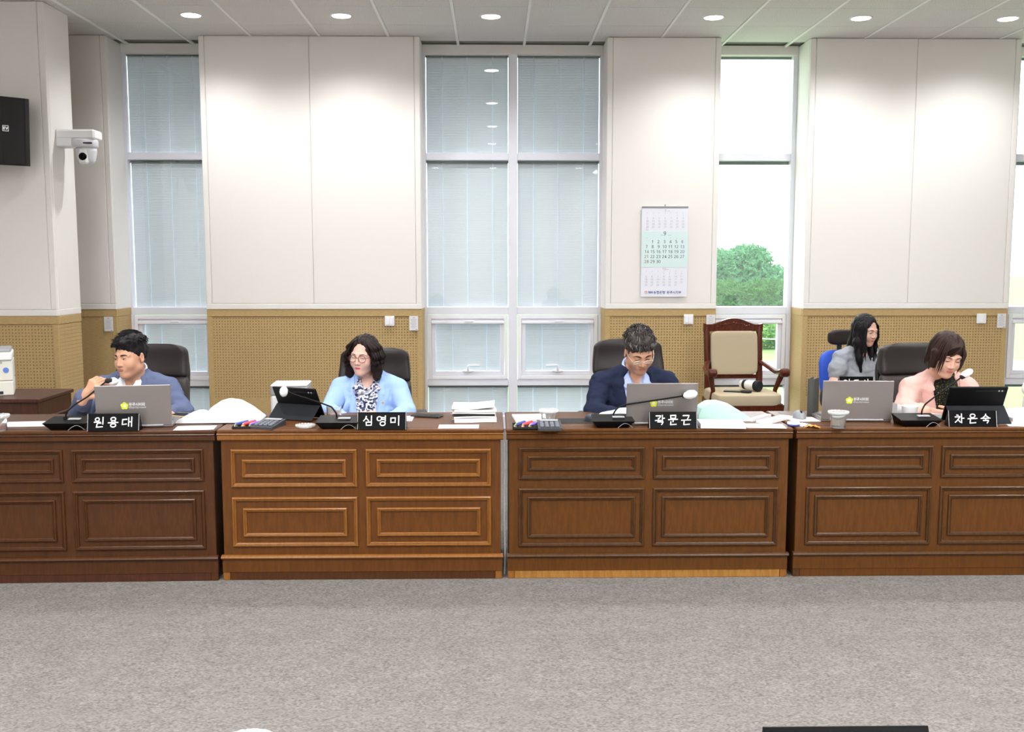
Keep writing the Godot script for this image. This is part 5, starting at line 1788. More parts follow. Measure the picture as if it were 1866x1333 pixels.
func face_parts(body: Node3D, f: F, x: Transform3D, o: Dictionary) -> void:
	# eyes, brows and lips follow the surface of the face
	var open: float = o.get("eye", 0.5)
	for s in [-1.0, 1.0]:
		var rows := []
		for i in 5:
			var v := i / 4.0
			var row := PackedVector3Array()
			for j in 9:
				var u := j / 8.0
				var ex: float = s * (0.031 + (u - 0.5) * 0.026)
				var lid := pow(maxf(0.0, 1.0 - pow(absf(2.0 * u - 1.0), 2.2)), 0.8)
				var ey := -0.002 + lerpf(-0.0022 - 0.001 * open, 0.0075 * open - 0.002, v) * lid + 0.0012 * u
				row.append(x * Vector3(ex, ey, f.front(ex, ey) + 0.0006))
			rows.append(row)
		var e := B.new()
		if open > 0.15:
			e.grid(rows)
			part(e, "eye_white", M.eye_white, body)
			var ir := B.new()
			var look: float = o.get("look", 0.0)
			var p := []
			for k in 12:
				var ix: float = s * 0.031 + look * 0.006 + cos(TAU * k / 12) * 0.0052
				var iy := clampf(-0.002 + 0.002 * open + sin(TAU * k / 12) * 0.0052, -0.0048, 0.0072 * open - 0.002)
				p.append(x * Vector3(ix, iy, f.front(ix, iy) + 0.0014))
			ir.poly(p, x.basis.z)
			part(ir, "iris", M.iris, body)
		var lash := []
		for j in 9:
			var u := j / 8.0
			var ex: float = s * (0.0305 + (u - 0.5) * 0.028)
			var lid := pow(maxf(0.0, 1.0 - pow(absf(2.0 * u - 1.0), 2.2)), 0.8)
			var ey := -0.002 + (0.0078 * open - 0.003 * (1.0 - open)) * lid + 0.0012 * u
			lash.append(x * Vector3(ex, ey, f.front(ex, ey) + 0.001))
		var l := B.new()
		l.tube(lash, [0.0005, 0.001, 0.0014, 0.0016, 0.0017, 0.0017, 0.0016, 0.0012, 0.0006], 6)
		part(l, "eyelash", M.iris, body)
		var brow := []
		for j in 8:
			var u := j / 7.0
			var ex: float = s * lerpf(0.013, 0.05, u)
			var ey := 0.0185 + 0.006 * sin(u * 2.4) - 0.004 * u
			brow.append(x * Vector3(ex, ey, f.front(ex, ey) + 0.0004))
		var bb := B.new()
		var bw: float = o.get("brow", 0.0034)
		bb.tube(brow, [bw * 0.7, bw, bw * 1.1, bw * 1.1, bw, bw * 0.8, bw * 0.6, bw * 0.3], 6, true, 0.35, x.basis.z)
		part(bb, "eyebrow", o.brow_mat, body)
	var mw: float = o.get("mouth", 0.022)
	for s in [-1.0, 1.0]:
		var rows := []
		for i in 4:
			var row := PackedVector3Array()
			for j in 13:
				var u := j / 6.0 - 1.0
				var t := pow(maxf(0.0, 1.0 - absf(u) ** 2.2), 0.7)
				var gapo: float = o.get("gape", 0.0) * t
				var th := (0.0062 - 0.0014 * exp(-u * u * 30.0) if s > 0 else 0.0075) * t
				var py: float = -0.0665 + s * (gapo + th * i / 3.0) + 0.0012 * u * u
				row.append(x * Vector3(u * mw, py, f.front(u * mw, py) + 0.0008 + 0.0014 * sin(PI * i / 3.0) * t))
			rows.append(row)
		var lp := B.new()
		lp.grid(rows)
		part(lp, "lip", o.lip, body)


func hand_field(f: F, wrist: Vector3, q: Basis, curl: Array, side: float, scale := 1.0) -> void:
	# q: +y along the fingers, +z the back of the hand, thumb towards side * x
	var at := func(v: Vector3) -> Vector3: return wrist + q * (v * scale)
	f.cone(at.call(Vector3(0, -0.03, 0)), at.call(Vector3(0, 0.02, 0)), 0.026 * scale, 0.026 * scale, 0.01)
	for i in 4:
		f.cone(at.call(Vector3(side * 0.006, 0.01, 0)), at.call(Vector3(side * (0.03 - 0.02 * i), 0.088 - 0.004 * absf(i - 1.2), 0)), 0.017 * scale, 0.0115 * scale, 0.012)
	var len := [0.042, 0.047, 0.043, 0.034]
	for i in 4:
		var p := Vector3(side * (0.03 - 0.02 * i), 0.088 - 0.004 * absf(i - 1.2), 0)
		var dir := Basis(Vector3(0, 0, 1), -side * (0.1 - 0.07 * i)) * Vector3(0, 1, 0)
		var ang := 0.0
		for j in 3:
			ang += curl[i] * [0.8, 1.1, 0.7][j]
			var dd := Basis(Vector3.RIGHT, -ang) * dir
			var e: Vector3 = p + dd * len[i] * [1.0, 0.65, 0.5][j]
			f.cone(at.call(p), at.call(e), [0.0102, 0.0093, 0.0085][j] * scale, [0.0093, 0.0085, 0.0075][j] * scale, 0.004)
			p = e
	var t := Vector3(side * 0.02, 0.015, -0.008)
	var td := Vector3(side * 0.7, 0.6, -0.35).normalized()
	for j in 3:
		var e: Vector3 = t + td * [0.045, 0.032, 0.026][j]
		f.cone(at.call(t), at.call(e), [0.0145, 0.0115, 0.01][j] * scale, [0.0115, 0.01, 0.0085][j] * scale, 0.006)
		t = e
		td = (Basis(Vector3(0, 1, 0), side * 0.25) * Basis(Vector3(0, 0, 1), side * 0.4) * td).normalized()


func nail_parts(_b: Node3D) -> void:
	pass


func person(o: Dictionary) -> void:
	var root: Vector3 = o.root
	var n := thing("person", o.label, "person", root, 0.0, "people seated at the desks")
	var inv := Transform3D(Basis(), -root)
	var hx_t: Transform3D = inv * Transform3D(Basis.from_euler(o.head_turn) * Basis.from_scale(Vector3.ONE * o.get("head_scale", 1.0)), o.head)
	var T: Transform3D = inv * Transform3D(Basis.from_euler(o.torso_turn), o.neck)
	var Ti := T.affine_inverse()
	var sw: float = o.sw
	var local := func(p: Vector3) -> Vector3: return Ti * (p - root)
	for a in o.arms:
		a[0] = root + T * Vector3(sw * signf(a[0].x - o.neck.x), -0.082, 0.0)
	# body: head and neck, core, arms, hands in one mesh
	var hf := head_field(o)
	var body := B.new()
	hf.net(body, Vector3(-0.11, -0.2, -0.135), Vector3(0.11, 0.135, 0.135), 0.0036, hx_t)
	var core := F.new()
	core.cone(Vector3(0, 0.02, -0.02), Vector3(0, -0.06, -0.01), 0.05, 0.06, 0.02)
	core.ell(Vector3(0, -0.2, 0.0), Vector3(sw * 0.75, 0.2, 0.085), 0.04)
	core.ell(Vector3(0, -0.43, 0.0), Vector3(0.13, 0.18, 0.1), 0.05)
	for a in o.arms:
		var s: Vector3 = local.call(a[0])
		var e: Vector3 = local.call(a[1])
		var w: Vector3 = local.call(a[2])
		core.cone(s, e, 0.045, 0.036, 0.03)
		core.cone(e, w, 0.037, 0.026, 0.01)
	core.net(body, Vector3(-0.5, -0.66, -0.25), Vector3(0.5, 0.06, 0.55), 0.013, T)
	for h in o.get("hands", []):
		var f := F.new()
		var wr: Vector3 = local.call(h[0])
		hand_field(f, Vector3.ZERO, Basis(), h[2], h[3], h[4])
		var q: Basis = h[1]
		f.net(body, Vector3(-0.09, -0.06, -0.13), Vector3(0.09, 0.2, 0.05), 0.0034, Transform3D(q, h[0] - root))
	var bm := part(body, "body", o.skin, n)
	face_parts(bm, hf, hx_t, o)
	# clothes
	var fem: float = o.get("fem", 0.0)
	var torso := func(f: F, g: float) -> void:
		f.ell(Vector3(0, -0.2, 0.005), Vector3(sw * 0.9 + g, 0.225 + g, 0.112 + g), 0.03)
		f.ell(Vector3(0, -0.43, 0.015), Vector3(sw * 0.82 - 0.01 * fem + g, 0.2 + g, 0.122 + g), 0.06)
		for s in [-1.0, 1.0]:
			f.cone(Vector3(s * 0.04, -0.008, -0.02), Vector3(s * sw * 0.96, -0.07, -0.005), 0.036 + g, 0.044 + g, 0.03)
			if fem > 0: f.ell(Vector3(s * 0.075, -0.24, 0.085), Vector3(0.06 + g, 0.06 + g, 0.05 + g), 0.04)
	var shirt := F.new()
	torso.call(shirt, 0.0)
	if o.has("shirt"):
		var op: float = o.get("collar", 0.5)
		for k in 27:
			var a := lerpf(op, TAU - op, k / 26.0)
			var c := Vector3(sin(a) * 0.066, 0.0, cos(a) * 0.062 - 0.01)
			shirt.cone(c + Vector3(0, -0.03 - 0.02 * cos(a), 0), c + Vector3(0, 0.028 - 0.028 * cos(a), -0.006), 0.0065, 0.0055, 0.012)
		for s in [-1.0, 1.0]:
			shirt.box(Vector3(s * 0.052, -0.045, 0.078), Vector3(0.016, 0.03, 0.002), 0.0045, 0.004, 0, Basis(Vector3(0, 0, 1), s * 0.55) * Basis(Vector3.UP, s * 0.5) * Basis(Vector3.RIGHT, -0.45))
		if o.get("shirt_open", true): shirt.cone(Vector3(0, -0.1, 0.12), Vector3(0, 0.0, 0.06), 0.004, 0.045, 0.006, 1)
		shirt.cone(Vector3(0, -0.08, -0.01), Vector3(0, 0.1, -0.015), 0.054, 0.058, 0.006, 1)
		var sb := B.new()
		shirt.net(sb, Vector3(-0.24, -0.6, -0.16), Vector3(0.24, 0.08, 0.2), 0.007, T)
		part(sb, o.get("shirt_name", "shirt"), o.shirt, n)
	var j := F.new()
	torso.call(j, 0.011)
	for a in o.arms:
		var s: Vector3 = local.call(a[0])
		var e: Vector3 = local.call(a[1])
		var w: Vector3 = local.call(a[2])
		var sr: float = o.get("sleeve", 1.0)
		j.cone(s, e.lerp(s, a[3] if a.size() > 3 else 0.0), 0.062 * sr, 0.054 * sr, 0.03)
		if a.size() <= 3:
			j.cone(e, w.lerp(e, o.get("cuff", 0.12)), 0.054 * sr, 0.041 * sr, 0.018)
		else:
			var c: Vector3 = e.lerp(s, a[3])
			j.ell(c.lerp(s, 0.3), Vector3(0.072, 0.075, 0.072), 0.02)
			j.cone(c, c + (c - s).normalized() * 0.015, 0.052, 0.05, 0.008)
	if o.get("vneck", 0.0) > 0:
		var vd: float = o.vneck
		j.cone(Vector3(0, -vd, 0.155), Vector3(0, -0.02, 0.1), 0.01, o.get("vwide", 0.062), 0.006, 1)
	j.cone(Vector3(0, -0.06, 0.0), Vector3(0, 0.12, -0.015), 0.06, 0.07, 0.008, 1)
	with_noise(j, 91, 1.0, o.get("fold", 0.0045) * 1.3, Vector3(12, 22, 15))
	var jb := B.new()
	j.net(jb, Vector3(-0.48, -0.62, -0.24), Vector3(0.48, 0.07, 0.56), 0.0085, T)
	var jk := part(jb, o.jacket_name, o.jacket, n)
	if o.get("lapel", true): lapels(jk, j, T, o.vneck, o.get("vwide", 0.062), o.jacket)
	# trousers and shoes, under the desk
	var hip := Vector3(0, 0.5, o.hip_z - root.z)
	var tr := F.new()
	var base: Vector3 = T * Vector3(0, -0.5, 0)
	hip.x = base.x
	tr.cone(hip + Vector3(-0.07, 0.04, 0), hip + Vector3(0.07, 0.04, 0), 0.12, 0.12, 0.03)
	for s in [-1.0, 1.0]:
		tr.cone(hip + Vector3(s * 0.09, 0, 0), hip + Vector3(s * 0.11, 0.03, 0.4), 0.085, 0.065, 0.03)
		tr.cone(hip + Vector3(s * 0.11, 0.03, 0.4), Vector3(hip.x + s * 0.11, 0.09, hip.z + 0.38), 0.062, 0.05, 0.02)
	var tb := B.new()
	tr.net(tb, Vector3(hip.x - 0.25, 0.0, hip.z - 0.2), Vector3(hip.x + 0.25, 0.75, hip.z + 0.55), 0.018, Transform3D())
	part(tb, "trousers", M.trousers, n)
	for s in [-1.0, 1.0]:
		var sh := B.new()
		cushion(sh, Vector3(hip.x + s * 0.11, 0.04, hip.z + 0.43), Vector3(0.045, 0.04, 0.13), Basis(), 0.6, 8)
		part(sh, "shoe", M.black_plastic, n)
	o.hair.call(n, hx_t)
	if o.has("extra"): o.extra.call(n, hx_t, hf, T)


func lapels(jk: Node3D, j: F, T: Transform3D, vd: float, vw: float, m: Material) -> void:
	# folded lapels and collar laid over the front of the jacket
	for s in [-1.0, 1.0]:
		for kind in 2:
			var under := []
			var over := []
			var steps := 14
			for i in steps + 1:
				var t := float(i) / steps
				var y := lerpf(0.012, -0.085, t) if kind == 0 else lerpf(-0.092, -vd + 0.02, t)
				var k := clampf((y + vd) / (vd - 0.02), 0, 1)
				var inner := lerpf(0.006, vw * 0.93, k)
				var w := lerpf(0.02, 0.046, t) if kind == 0 else 0.07 * pow(1.0 - t, 0.75) + 0.002
				var row := PackedVector3Array()
				for e in 5:
					var x: float = s * (inner + w * e / 4.0)
					var yy: float = y - (0.018 * e / 4.0 if kind == 0 else -0.024 * e / 4.0 * (1.0 - t))
					row.append(Vector3(x, yy, maxf(j.front(x, yy, 0.24), -0.01) + 0.004 + 0.003 * sin(PI * e / 4.0)))
				over.append(row)
				var back := PackedVector3Array()
				for q in row: back.append(q - Vector3(0, 0, 0.006))
				under.append(back)
			var b := B.new()
			for rows in [over, under]:
				var moved := []
				for r in rows:
					var c := PackedVector3Array()
					for q in r: c.append(T * q)
					moved.append(c)
				b.grid(moved)
			for e in [0, 4]:
				var side := []
				for i in steps + 1: side.append(PackedVector3Array([T * over[i][e], T * under[i][e]]))
				b.grid(side)
			for i in [0, steps]:
				var end := [PackedVector3Array(), PackedVector3Array()]
				for e in 5:
					end[0].append(T * over[i][e]); end[1].append(T * under[i][e])
				b.grid(end)
			part(b, "collar" if kind == 0 else "lapel", m, jk)


func lock(b: B, pts: Array, w: float, x: Transform3D, flat := 0.6, sides := 6) -> void:
	var cv := Curve3D.new()
	for i in pts.size():
		var t: Vector3 = (pts[mini(i + 1, pts.size() - 1)] - pts[maxi(i - 1, 0)]) * 0.17
		cv.add_point(pts[i], -t, t)
	var p := []
	var r := []
	var m := 4 + pts.size() * 2
	for i in m + 1:
		var u := float(i) / m
		p.append(x * cv.sample_baked(cv.get_baked_length() * u))
		r.append(w * (0.35 + 0.65 * sin(PI * clampf(u * 0.85 + 0.12, 0, 1))) * (1.0 if u < 0.8 else lerpf(1.0, 0.15, (u - 0.8) / 0.2)))
	b.tube(p, r, sides, true, flat)


func scalp(az: float, el: float, r: float) -> Vector3:
	# a point over the skull: az 0 at the face, positive to +x; el from the crown down
	return Vector3(0, 0.032, -0.018) + Vector3(sin(el) * sin(az) * (0.075 + r), cos(el) * (0.086 + r), sin(el) * cos(az) * (0.094 + r))

func hair_man_black(n: Node3D, x: Transform3D) -> void:
	var f := F.new()
	f.ell(Vector3(0, 0.04, -0.022), Vector3(0.083, 0.092, 0.1), 0.01)
	f.ell(Vector3(0.0, 0.095, 0.02), Vector3(0.068, 0.038, 0.075), 0.03)
	f.ell(Vector3(0.02, 0.112, -0.02), Vector3(0.06, 0.03, 0.06), 0.03)
	f.ell(Vector3(0, -0.045, 0.085), Vector3(0.074, 0.1, 0.088), 0.012, 1)
	f.box(Vector3(0, -0.125, 0.02), Vector3(0.2, 0.1, 0.2), 0.0, 0.015, 1)
	f.box(Vector3(0, -0.12, 0.09), Vector3(0.2, 0.118, 0.09), 0.0, 0.01, 1)
	with_noise(f, 11, 1.0, 0.005, Vector3(55, 22, 30))
	var b := B.new()
	f.net(b, Vector3(-0.11, -0.05, -0.15), Vector3(0.11, 0.17, 0.12), 0.004, x)
	var rng := RandomNumberGenerator.new()
	rng.seed = 5
	for k in 300:
		var az := rng.randf_range(-PI, PI)
		var el := rng.randf_range(0.05, 1.15)
		var p0 := scalp(az, el, 0.014 + rng.randf() * 0.008) + Vector3(0, 0.014 * cos(el), 0)
		var sweep := Vector3(-0.02, 0.004, 0.014) if cos(az) > 0 else Vector3(0.0, -0.012, -0.012)
		var out := (p0 - Vector3(0, 0.02, -0.02)).normalized()
		lock(b, [p0 - sweep, p0 + out * 0.007, p0 + sweep * 1.0 + out * rng.randf_range(0.0, 0.01)], rng.randf_range(0.0025, 0.0045), x, 0.5)
	for k in 34:
		var u := k / 33.0
		var p0 := Vector3(lerpf(-0.055, 0.055, u), 0.098, 0.07 - 0.02 * absf(u - 0.5))
		lock(b, [p0, p0 + Vector3(-0.008, -0.012, 0.014), p0 + Vector3(-0.02, -0.03 - rng.randf() * 0.008, 0.014)], 0.0045, x, 0.5)
	part(b, "hair", M.hair_black, n)


func hair_man_grey(n: Node3D, x: Transform3D) -> void:
	var f := F.new()
	f.ell(Vector3(0, 0.042, -0.022), Vector3(0.084, 0.093, 0.101), 0.01)
	f.ell(Vector3(0.0, 0.1, 0.0), Vector3(0.072, 0.04, 0.085), 0.03)
	f.ell(Vector3(0, -0.05, 0.085), Vector3(0.074, 0.095, 0.088), 0.012, 1)
	f.box(Vector3(0, -0.13, 0.02), Vector3(0.2, 0.1, 0.2), 0.0, 0.015, 1)
	f.box(Vector3(0, -0.115, 0.09), Vector3(0.2, 0.118, 0.09), 0.0, 0.01, 1)
	with_noise(f, 12, 1.0, 0.007, Vector3(40, 30, 40))
	var b := B.new()
	f.net(b, Vector3(-0.115, -0.06, -0.155), Vector3(0.115, 0.17, 0.12), 0.004, x)
	var g := B.new()
	var rng := RandomNumberGenerator.new()
	rng.seed = 8
	for k in 560:
		var az := rng.randf_range(-PI, PI)
		var el := rng.randf_range(0.0, 1.25)
		var p0 := scalp(az, el, 0.014 + rng.randf() * 0.01) + Vector3(0, 0.012 * cos(el), 0)
		var out := (p0 - Vector3(0, 0.02, -0.02)).normalized()
		var side := out.cross(Vector3(rng.randf_range(-1, 1), 1, rng.randf_range(-1, 1))).normalized() * rng.randf_range(-0.02, 0.02)
		var dn := Vector3(0, -0.014, 0.012 * cos(az))
		lock(g if k % 5 == 0 else b, [p0 - dn, p0 + out * 0.009 + side * 0.5, p0 + out * 0.009 + side + dn * 0.6, p0 + side * 0.7 + dn * 1.3 + out * rng.randf_range(-0.002, 0.008)], rng.randf_range(0.0016, 0.0034), x, 0.6)
	for k in 44:
		var u := k / 43.0
		var p0 := Vector3(lerpf(-0.055, 0.06, u), 0.095, 0.068 - 0.02 * absf(u - 0.5))
		lock(g if k % 3 == 0 else b, [p0, p0 + Vector3(0.006, -0.01, 0.018), p0 + Vector3(0.012, -0.03, 0.018), p0 + Vector3(0.004 - rng.randf() * 0.02, -0.038 - rng.randf() * 0.012, 0.012)], 0.0032, x, 0.5)
	part(b, "hair", M.hair_grey, n)
	part(g, "grey_strands", M.hair_silver, n)


func hair_wavy(n: Node3D, x: Transform3D) -> void:
	# shoulder-length waves, parted near the middle
	var f := F.new()
	f.ell(Vector3(0, 0.04, -0.022), Vector3(0.086, 0.094, 0.102), 0.01)
	for s in [-1.0, 1.0]:
		f.cone(Vector3(s * 0.07, 0.03, -0.005), Vector3(s * 0.088, -0.07, 0.0), 0.034, 0.036, 0.03)
		f.cone(Vector3(s * 0.088, -0.07, 0.0), Vector3(s * 0.096, -0.13, 0.01), 0.036, 0.026, 0.02)
		f.cone(Vector3(s * 0.05, 0.0, -0.07), Vector3(s * 0.06, -0.13, -0.06), 0.05, 0.035, 0.03)
	f.ell(Vector3(0, -0.03, 0.07), Vector3(0.058, 0.115, 0.09), 0.012, 1)
	f.cone(Vector3(0, 0.07, 0.1), Vector3(0, 0.0, 0.12), 0.004, 0.05, 0.02, 1)
	with_noise(f, 13, 1.0, 0.009, Vector3(45, 16, 45))
	var b := B.new()
	f.net(b, Vector3(-0.16, -0.18, -0.16), Vector3(0.16, 0.17, 0.12), 0.0045, x)
	var rng := RandomNumberGenerator.new()
	rng.seed = 21
	for s in [-1.0, 1.0]:
		for k in 95:
			var u := rng.randf()
			var a0 := rng.randf_range(0.25, 2.7)
			var top := scalp(s * a0 * 0.5, 0.35, 0.012)
			var mid := scalp(s * (0.75 + a0 * 0.42), 1.35, 0.022 + rng.randf() * 0.012)
			var low := mid + Vector3(s * rng.randf_range(0.0, 0.02), -0.06, 0.0)
			var w := Vector3(s * 0.014, 0, 0.012) * (1 if rng.randf() > 0.5 else -1)
			lock(b, [top, scalp(s * (0.5 + a0 * 0.42), 0.9, 0.018), mid + w * 0.6, low - w, low + Vector3(0, -0.035, 0.004) + w, low + Vector3(0, -0.055 - 0.03 * u, 0.008) - w * 0.6], rng.randf_range(0.0035, 0.0065), x, 0.6)
	part(b, "hair", M.hair_brown, n)


func hair_bob(n: Node3D, x: Transform3D) -> void:
	var f := F.new()
	f.ell(Vector3(0, 0.036, -0.02), Vector3(0.09, 0.1, 0.106), 0.01)
	f.ell(Vector3(0, -0.02, -0.04), Vector3(0.094, 0.08, 0.085), 0.03)
	for s in [-1.0, 1.0]:
		f.cone(Vector3(s * 0.075, 0.02, 0.02), Vector3(s * 0.076, -0.06, 0.028), 0.03, 0.02, 0.02)
	f.ell(Vector3(0.012, -0.05, 0.085), Vector3(0.055, 0.095, 0.09), 0.01, 1)
	f.box(Vector3(0, -0.19, 0.0), Vector3(0.2, 0.1, 0.2), 0.0, 0.02, 1)
	with_noise(f, 14, 1.0, 0.004, Vector3(60, 9, 60))
	var b := B.new()
	f.net(b, Vector3(-0.13, -0.12, -0.16), Vector3(0.13, 0.17, 0.13), 0.0042, x)
	var rng := RandomNumberGenerator.new()
	rng.seed = 31
	# the fringe sweeps from the parting on one side across the forehead
	for k in 56:
		var u := k / 55.0
		var p0 := Vector3(0.035 - 0.02 * u, 0.118 - 0.01 * u, 0.03 + 0.01 * u)
		lock(b, [p0, Vector3(lerpf(0.03, -0.03, u), 0.1 - 0.02 * u, 0.082), Vector3(lerpf(0.01, -0.062, u), 0.062 - 0.03 * u, 0.09 - 0.02 * u), Vector3(lerpf(-0.02, -0.08, u), 0.03 - 0.06 * u, 0.086 - 0.045 * u), Vector3(lerpf(-0.045, -0.083, u), 0.012 - 0.085 * u, 0.076 - 0.05 * u)], 0.0052, x, 0.45)
	for k in 150:
		var az := rng.randf_range(0.55, TAU - 0.55)
		var a := scalp(az, 0.3, 0.016)
		var c := scalp(az, 1.5, 0.022)
		lock(b, [a, scalp(az, 0.9, 0.02), c, c * Vector3(1, 0, 1) + Vector3(0, -0.045 - rng.randf() * 0.02, 0), c * Vector3(0.93, 0, 0.93) + Vector3(0, -0.085 - rng.randf() * 0.014, 0)], rng.randf_range(0.003, 0.0055), x, 0.45)
	part(b, "hair", M.hair_darkbrown, n)


func hair_long(n: Node3D, x: Transform3D) -> void:
	var f := F.new()
	f.ell(Vector3(0, 0.038, -0.022), Vector3(0.085, 0.094, 0.104), 0.01)
	f.cone(Vector3(0, 0.0, -0.06), Vector3(0, -0.2, -0.07), 0.07, 0.07, 0.03)
	for s in [-1.0, 1.0]:
		f.cone(Vector3(s * 0.066, 0.02, 0.0), Vector3(s * 0.078, -0.1, 0.01), 0.036, 0.034, 0.03)
		f.cone(Vector3(s * 0.078, -0.1, 0.01), Vector3(s * 0.07, -0.24, 0.06), 0.034, 0.026, 0.03)
	f.cone(Vector3(-0.07, -0.22, 0.05), Vector3(-0.05, -0.33, 0.08), 0.026, 0.01, 0.02)
	f.ell(Vector3(0, -0.035, 0.075), Vector3(0.056, 0.115, 0.09), 0.012, 1)
	with_noise(f, 15, 1.0, 0.006, Vector3(50, 8, 50))
	var b := B.new()
	f.net(b, Vector3(-0.15, -0.36, -0.17), Vector3(0.15, 0.16, 0.13), 0.006, x)
	var rng := RandomNumberGenerator.new()
	rng.seed = 41
	for s in [-1.0, 1.0]:
		for k in 70:
			var a0 := rng.randf_range(0.4, 2.6)
			var m := scalp(s * (0.6 + a0 * 0.45), 1.4, 0.022)
			var w := Vector3(0.012, 0, 0.01) * rng.randf_range(-1, 1)
			lock(b, [scalp(s * a0 * 0.5, 0.3, 0.014), m, m + Vector3(0, -0.1, 0.01) + w, m + Vector3(-s * 0.004, -0.18, 0.03) - w, m + Vector3(-s * 0.01, -0.24 - rng.randf() * 0.06, 0.05) + w * 1.6], rng.randf_range(0.003, 0.006), x, 0.5)
	part(b, "hair", M.hair_black, n)


func spectacles(n: Node3D, x: Transform3D, f: F, rim: Material, temple: Material, r: float, full: bool, drop := 0.0) -> void:
	var b := B.new()
	var zf := f.front(0, -0.004) + 0.004
	for s in [-1.0, 1.0]:
		var pts := []
		for k in 25:
			var a := TAU * k / 24
			if not full and sin(a) < -0.3: continue
			pts.append(x * Vector3(s * 0.033 + cos(a) * r, -0.004 - drop + sin(a) * r * (0.92 if full else 0.6), zf - 0.004 - 6.0 * pow(0.033 + s * 0.0 + cos(a) * r * s * s, 2.0) * 0.4))
		b.tube(pts, 0.0016, 6)
		var lens := B.new()
		var lp := []
		for k in 20: lp.append(x * Vector3(s * 0.033 + cos(TAU * k / 20) * r * 0.95, -0.004 - drop + sin(TAU * k / 20) * r * (0.87 if full else 0.58), zf - 0.006))
		lens.poly(lp, x.basis.z)
		part(lens, "spectacle_lens", M.glass, n)
		var t := B.new()
		t.tube([x * Vector3(s * (0.033 + r), 0.002 - drop, zf - 0.008), x * Vector3(s * 0.074, 0.004 - drop * 0.6, 0.05), x * Vector3(s * 0.083, 0.006, 0.0)], 0.0016, 6)
		part(t, "temple_arm", temple, n)
	b.tube([x * Vector3(-0.033 + r, 0.003 - drop, zf - 0.005), x * Vector3(0, 0.005 - drop, zf), x * Vector3(0.033 - r, 0.003 - drop, zf - 0.005)], 0.0015, 6)
	part(b, "spectacle_frame", rim, n)


func pin(n: Node3D, p: Vector3, m: Material, r: float) -> void:
	var b := B.new()
	for k in 5: b.ball(p + Vector3(cos(TAU * k / 5 + 0.3) * r * 0.6, sin(TAU * k / 5 + 0.3) * r * 0.6, 0), Vector3(r * 0.55, r * 0.55, r * 0.3), Basis(), 6)
	b.ball(p, Vector3(r * 0.5, r * 0.5, r * 0.4), Basis(), 6)
	part(b, "lapel_pin", m, n)


func skin(called: String, c: Color) -> void:
	var m := mat(called, c, 0.5, 0.0, 0.4)
	m.subsurf_scatter_enabled = true
	m.subsurf_scatter_strength = 0.12


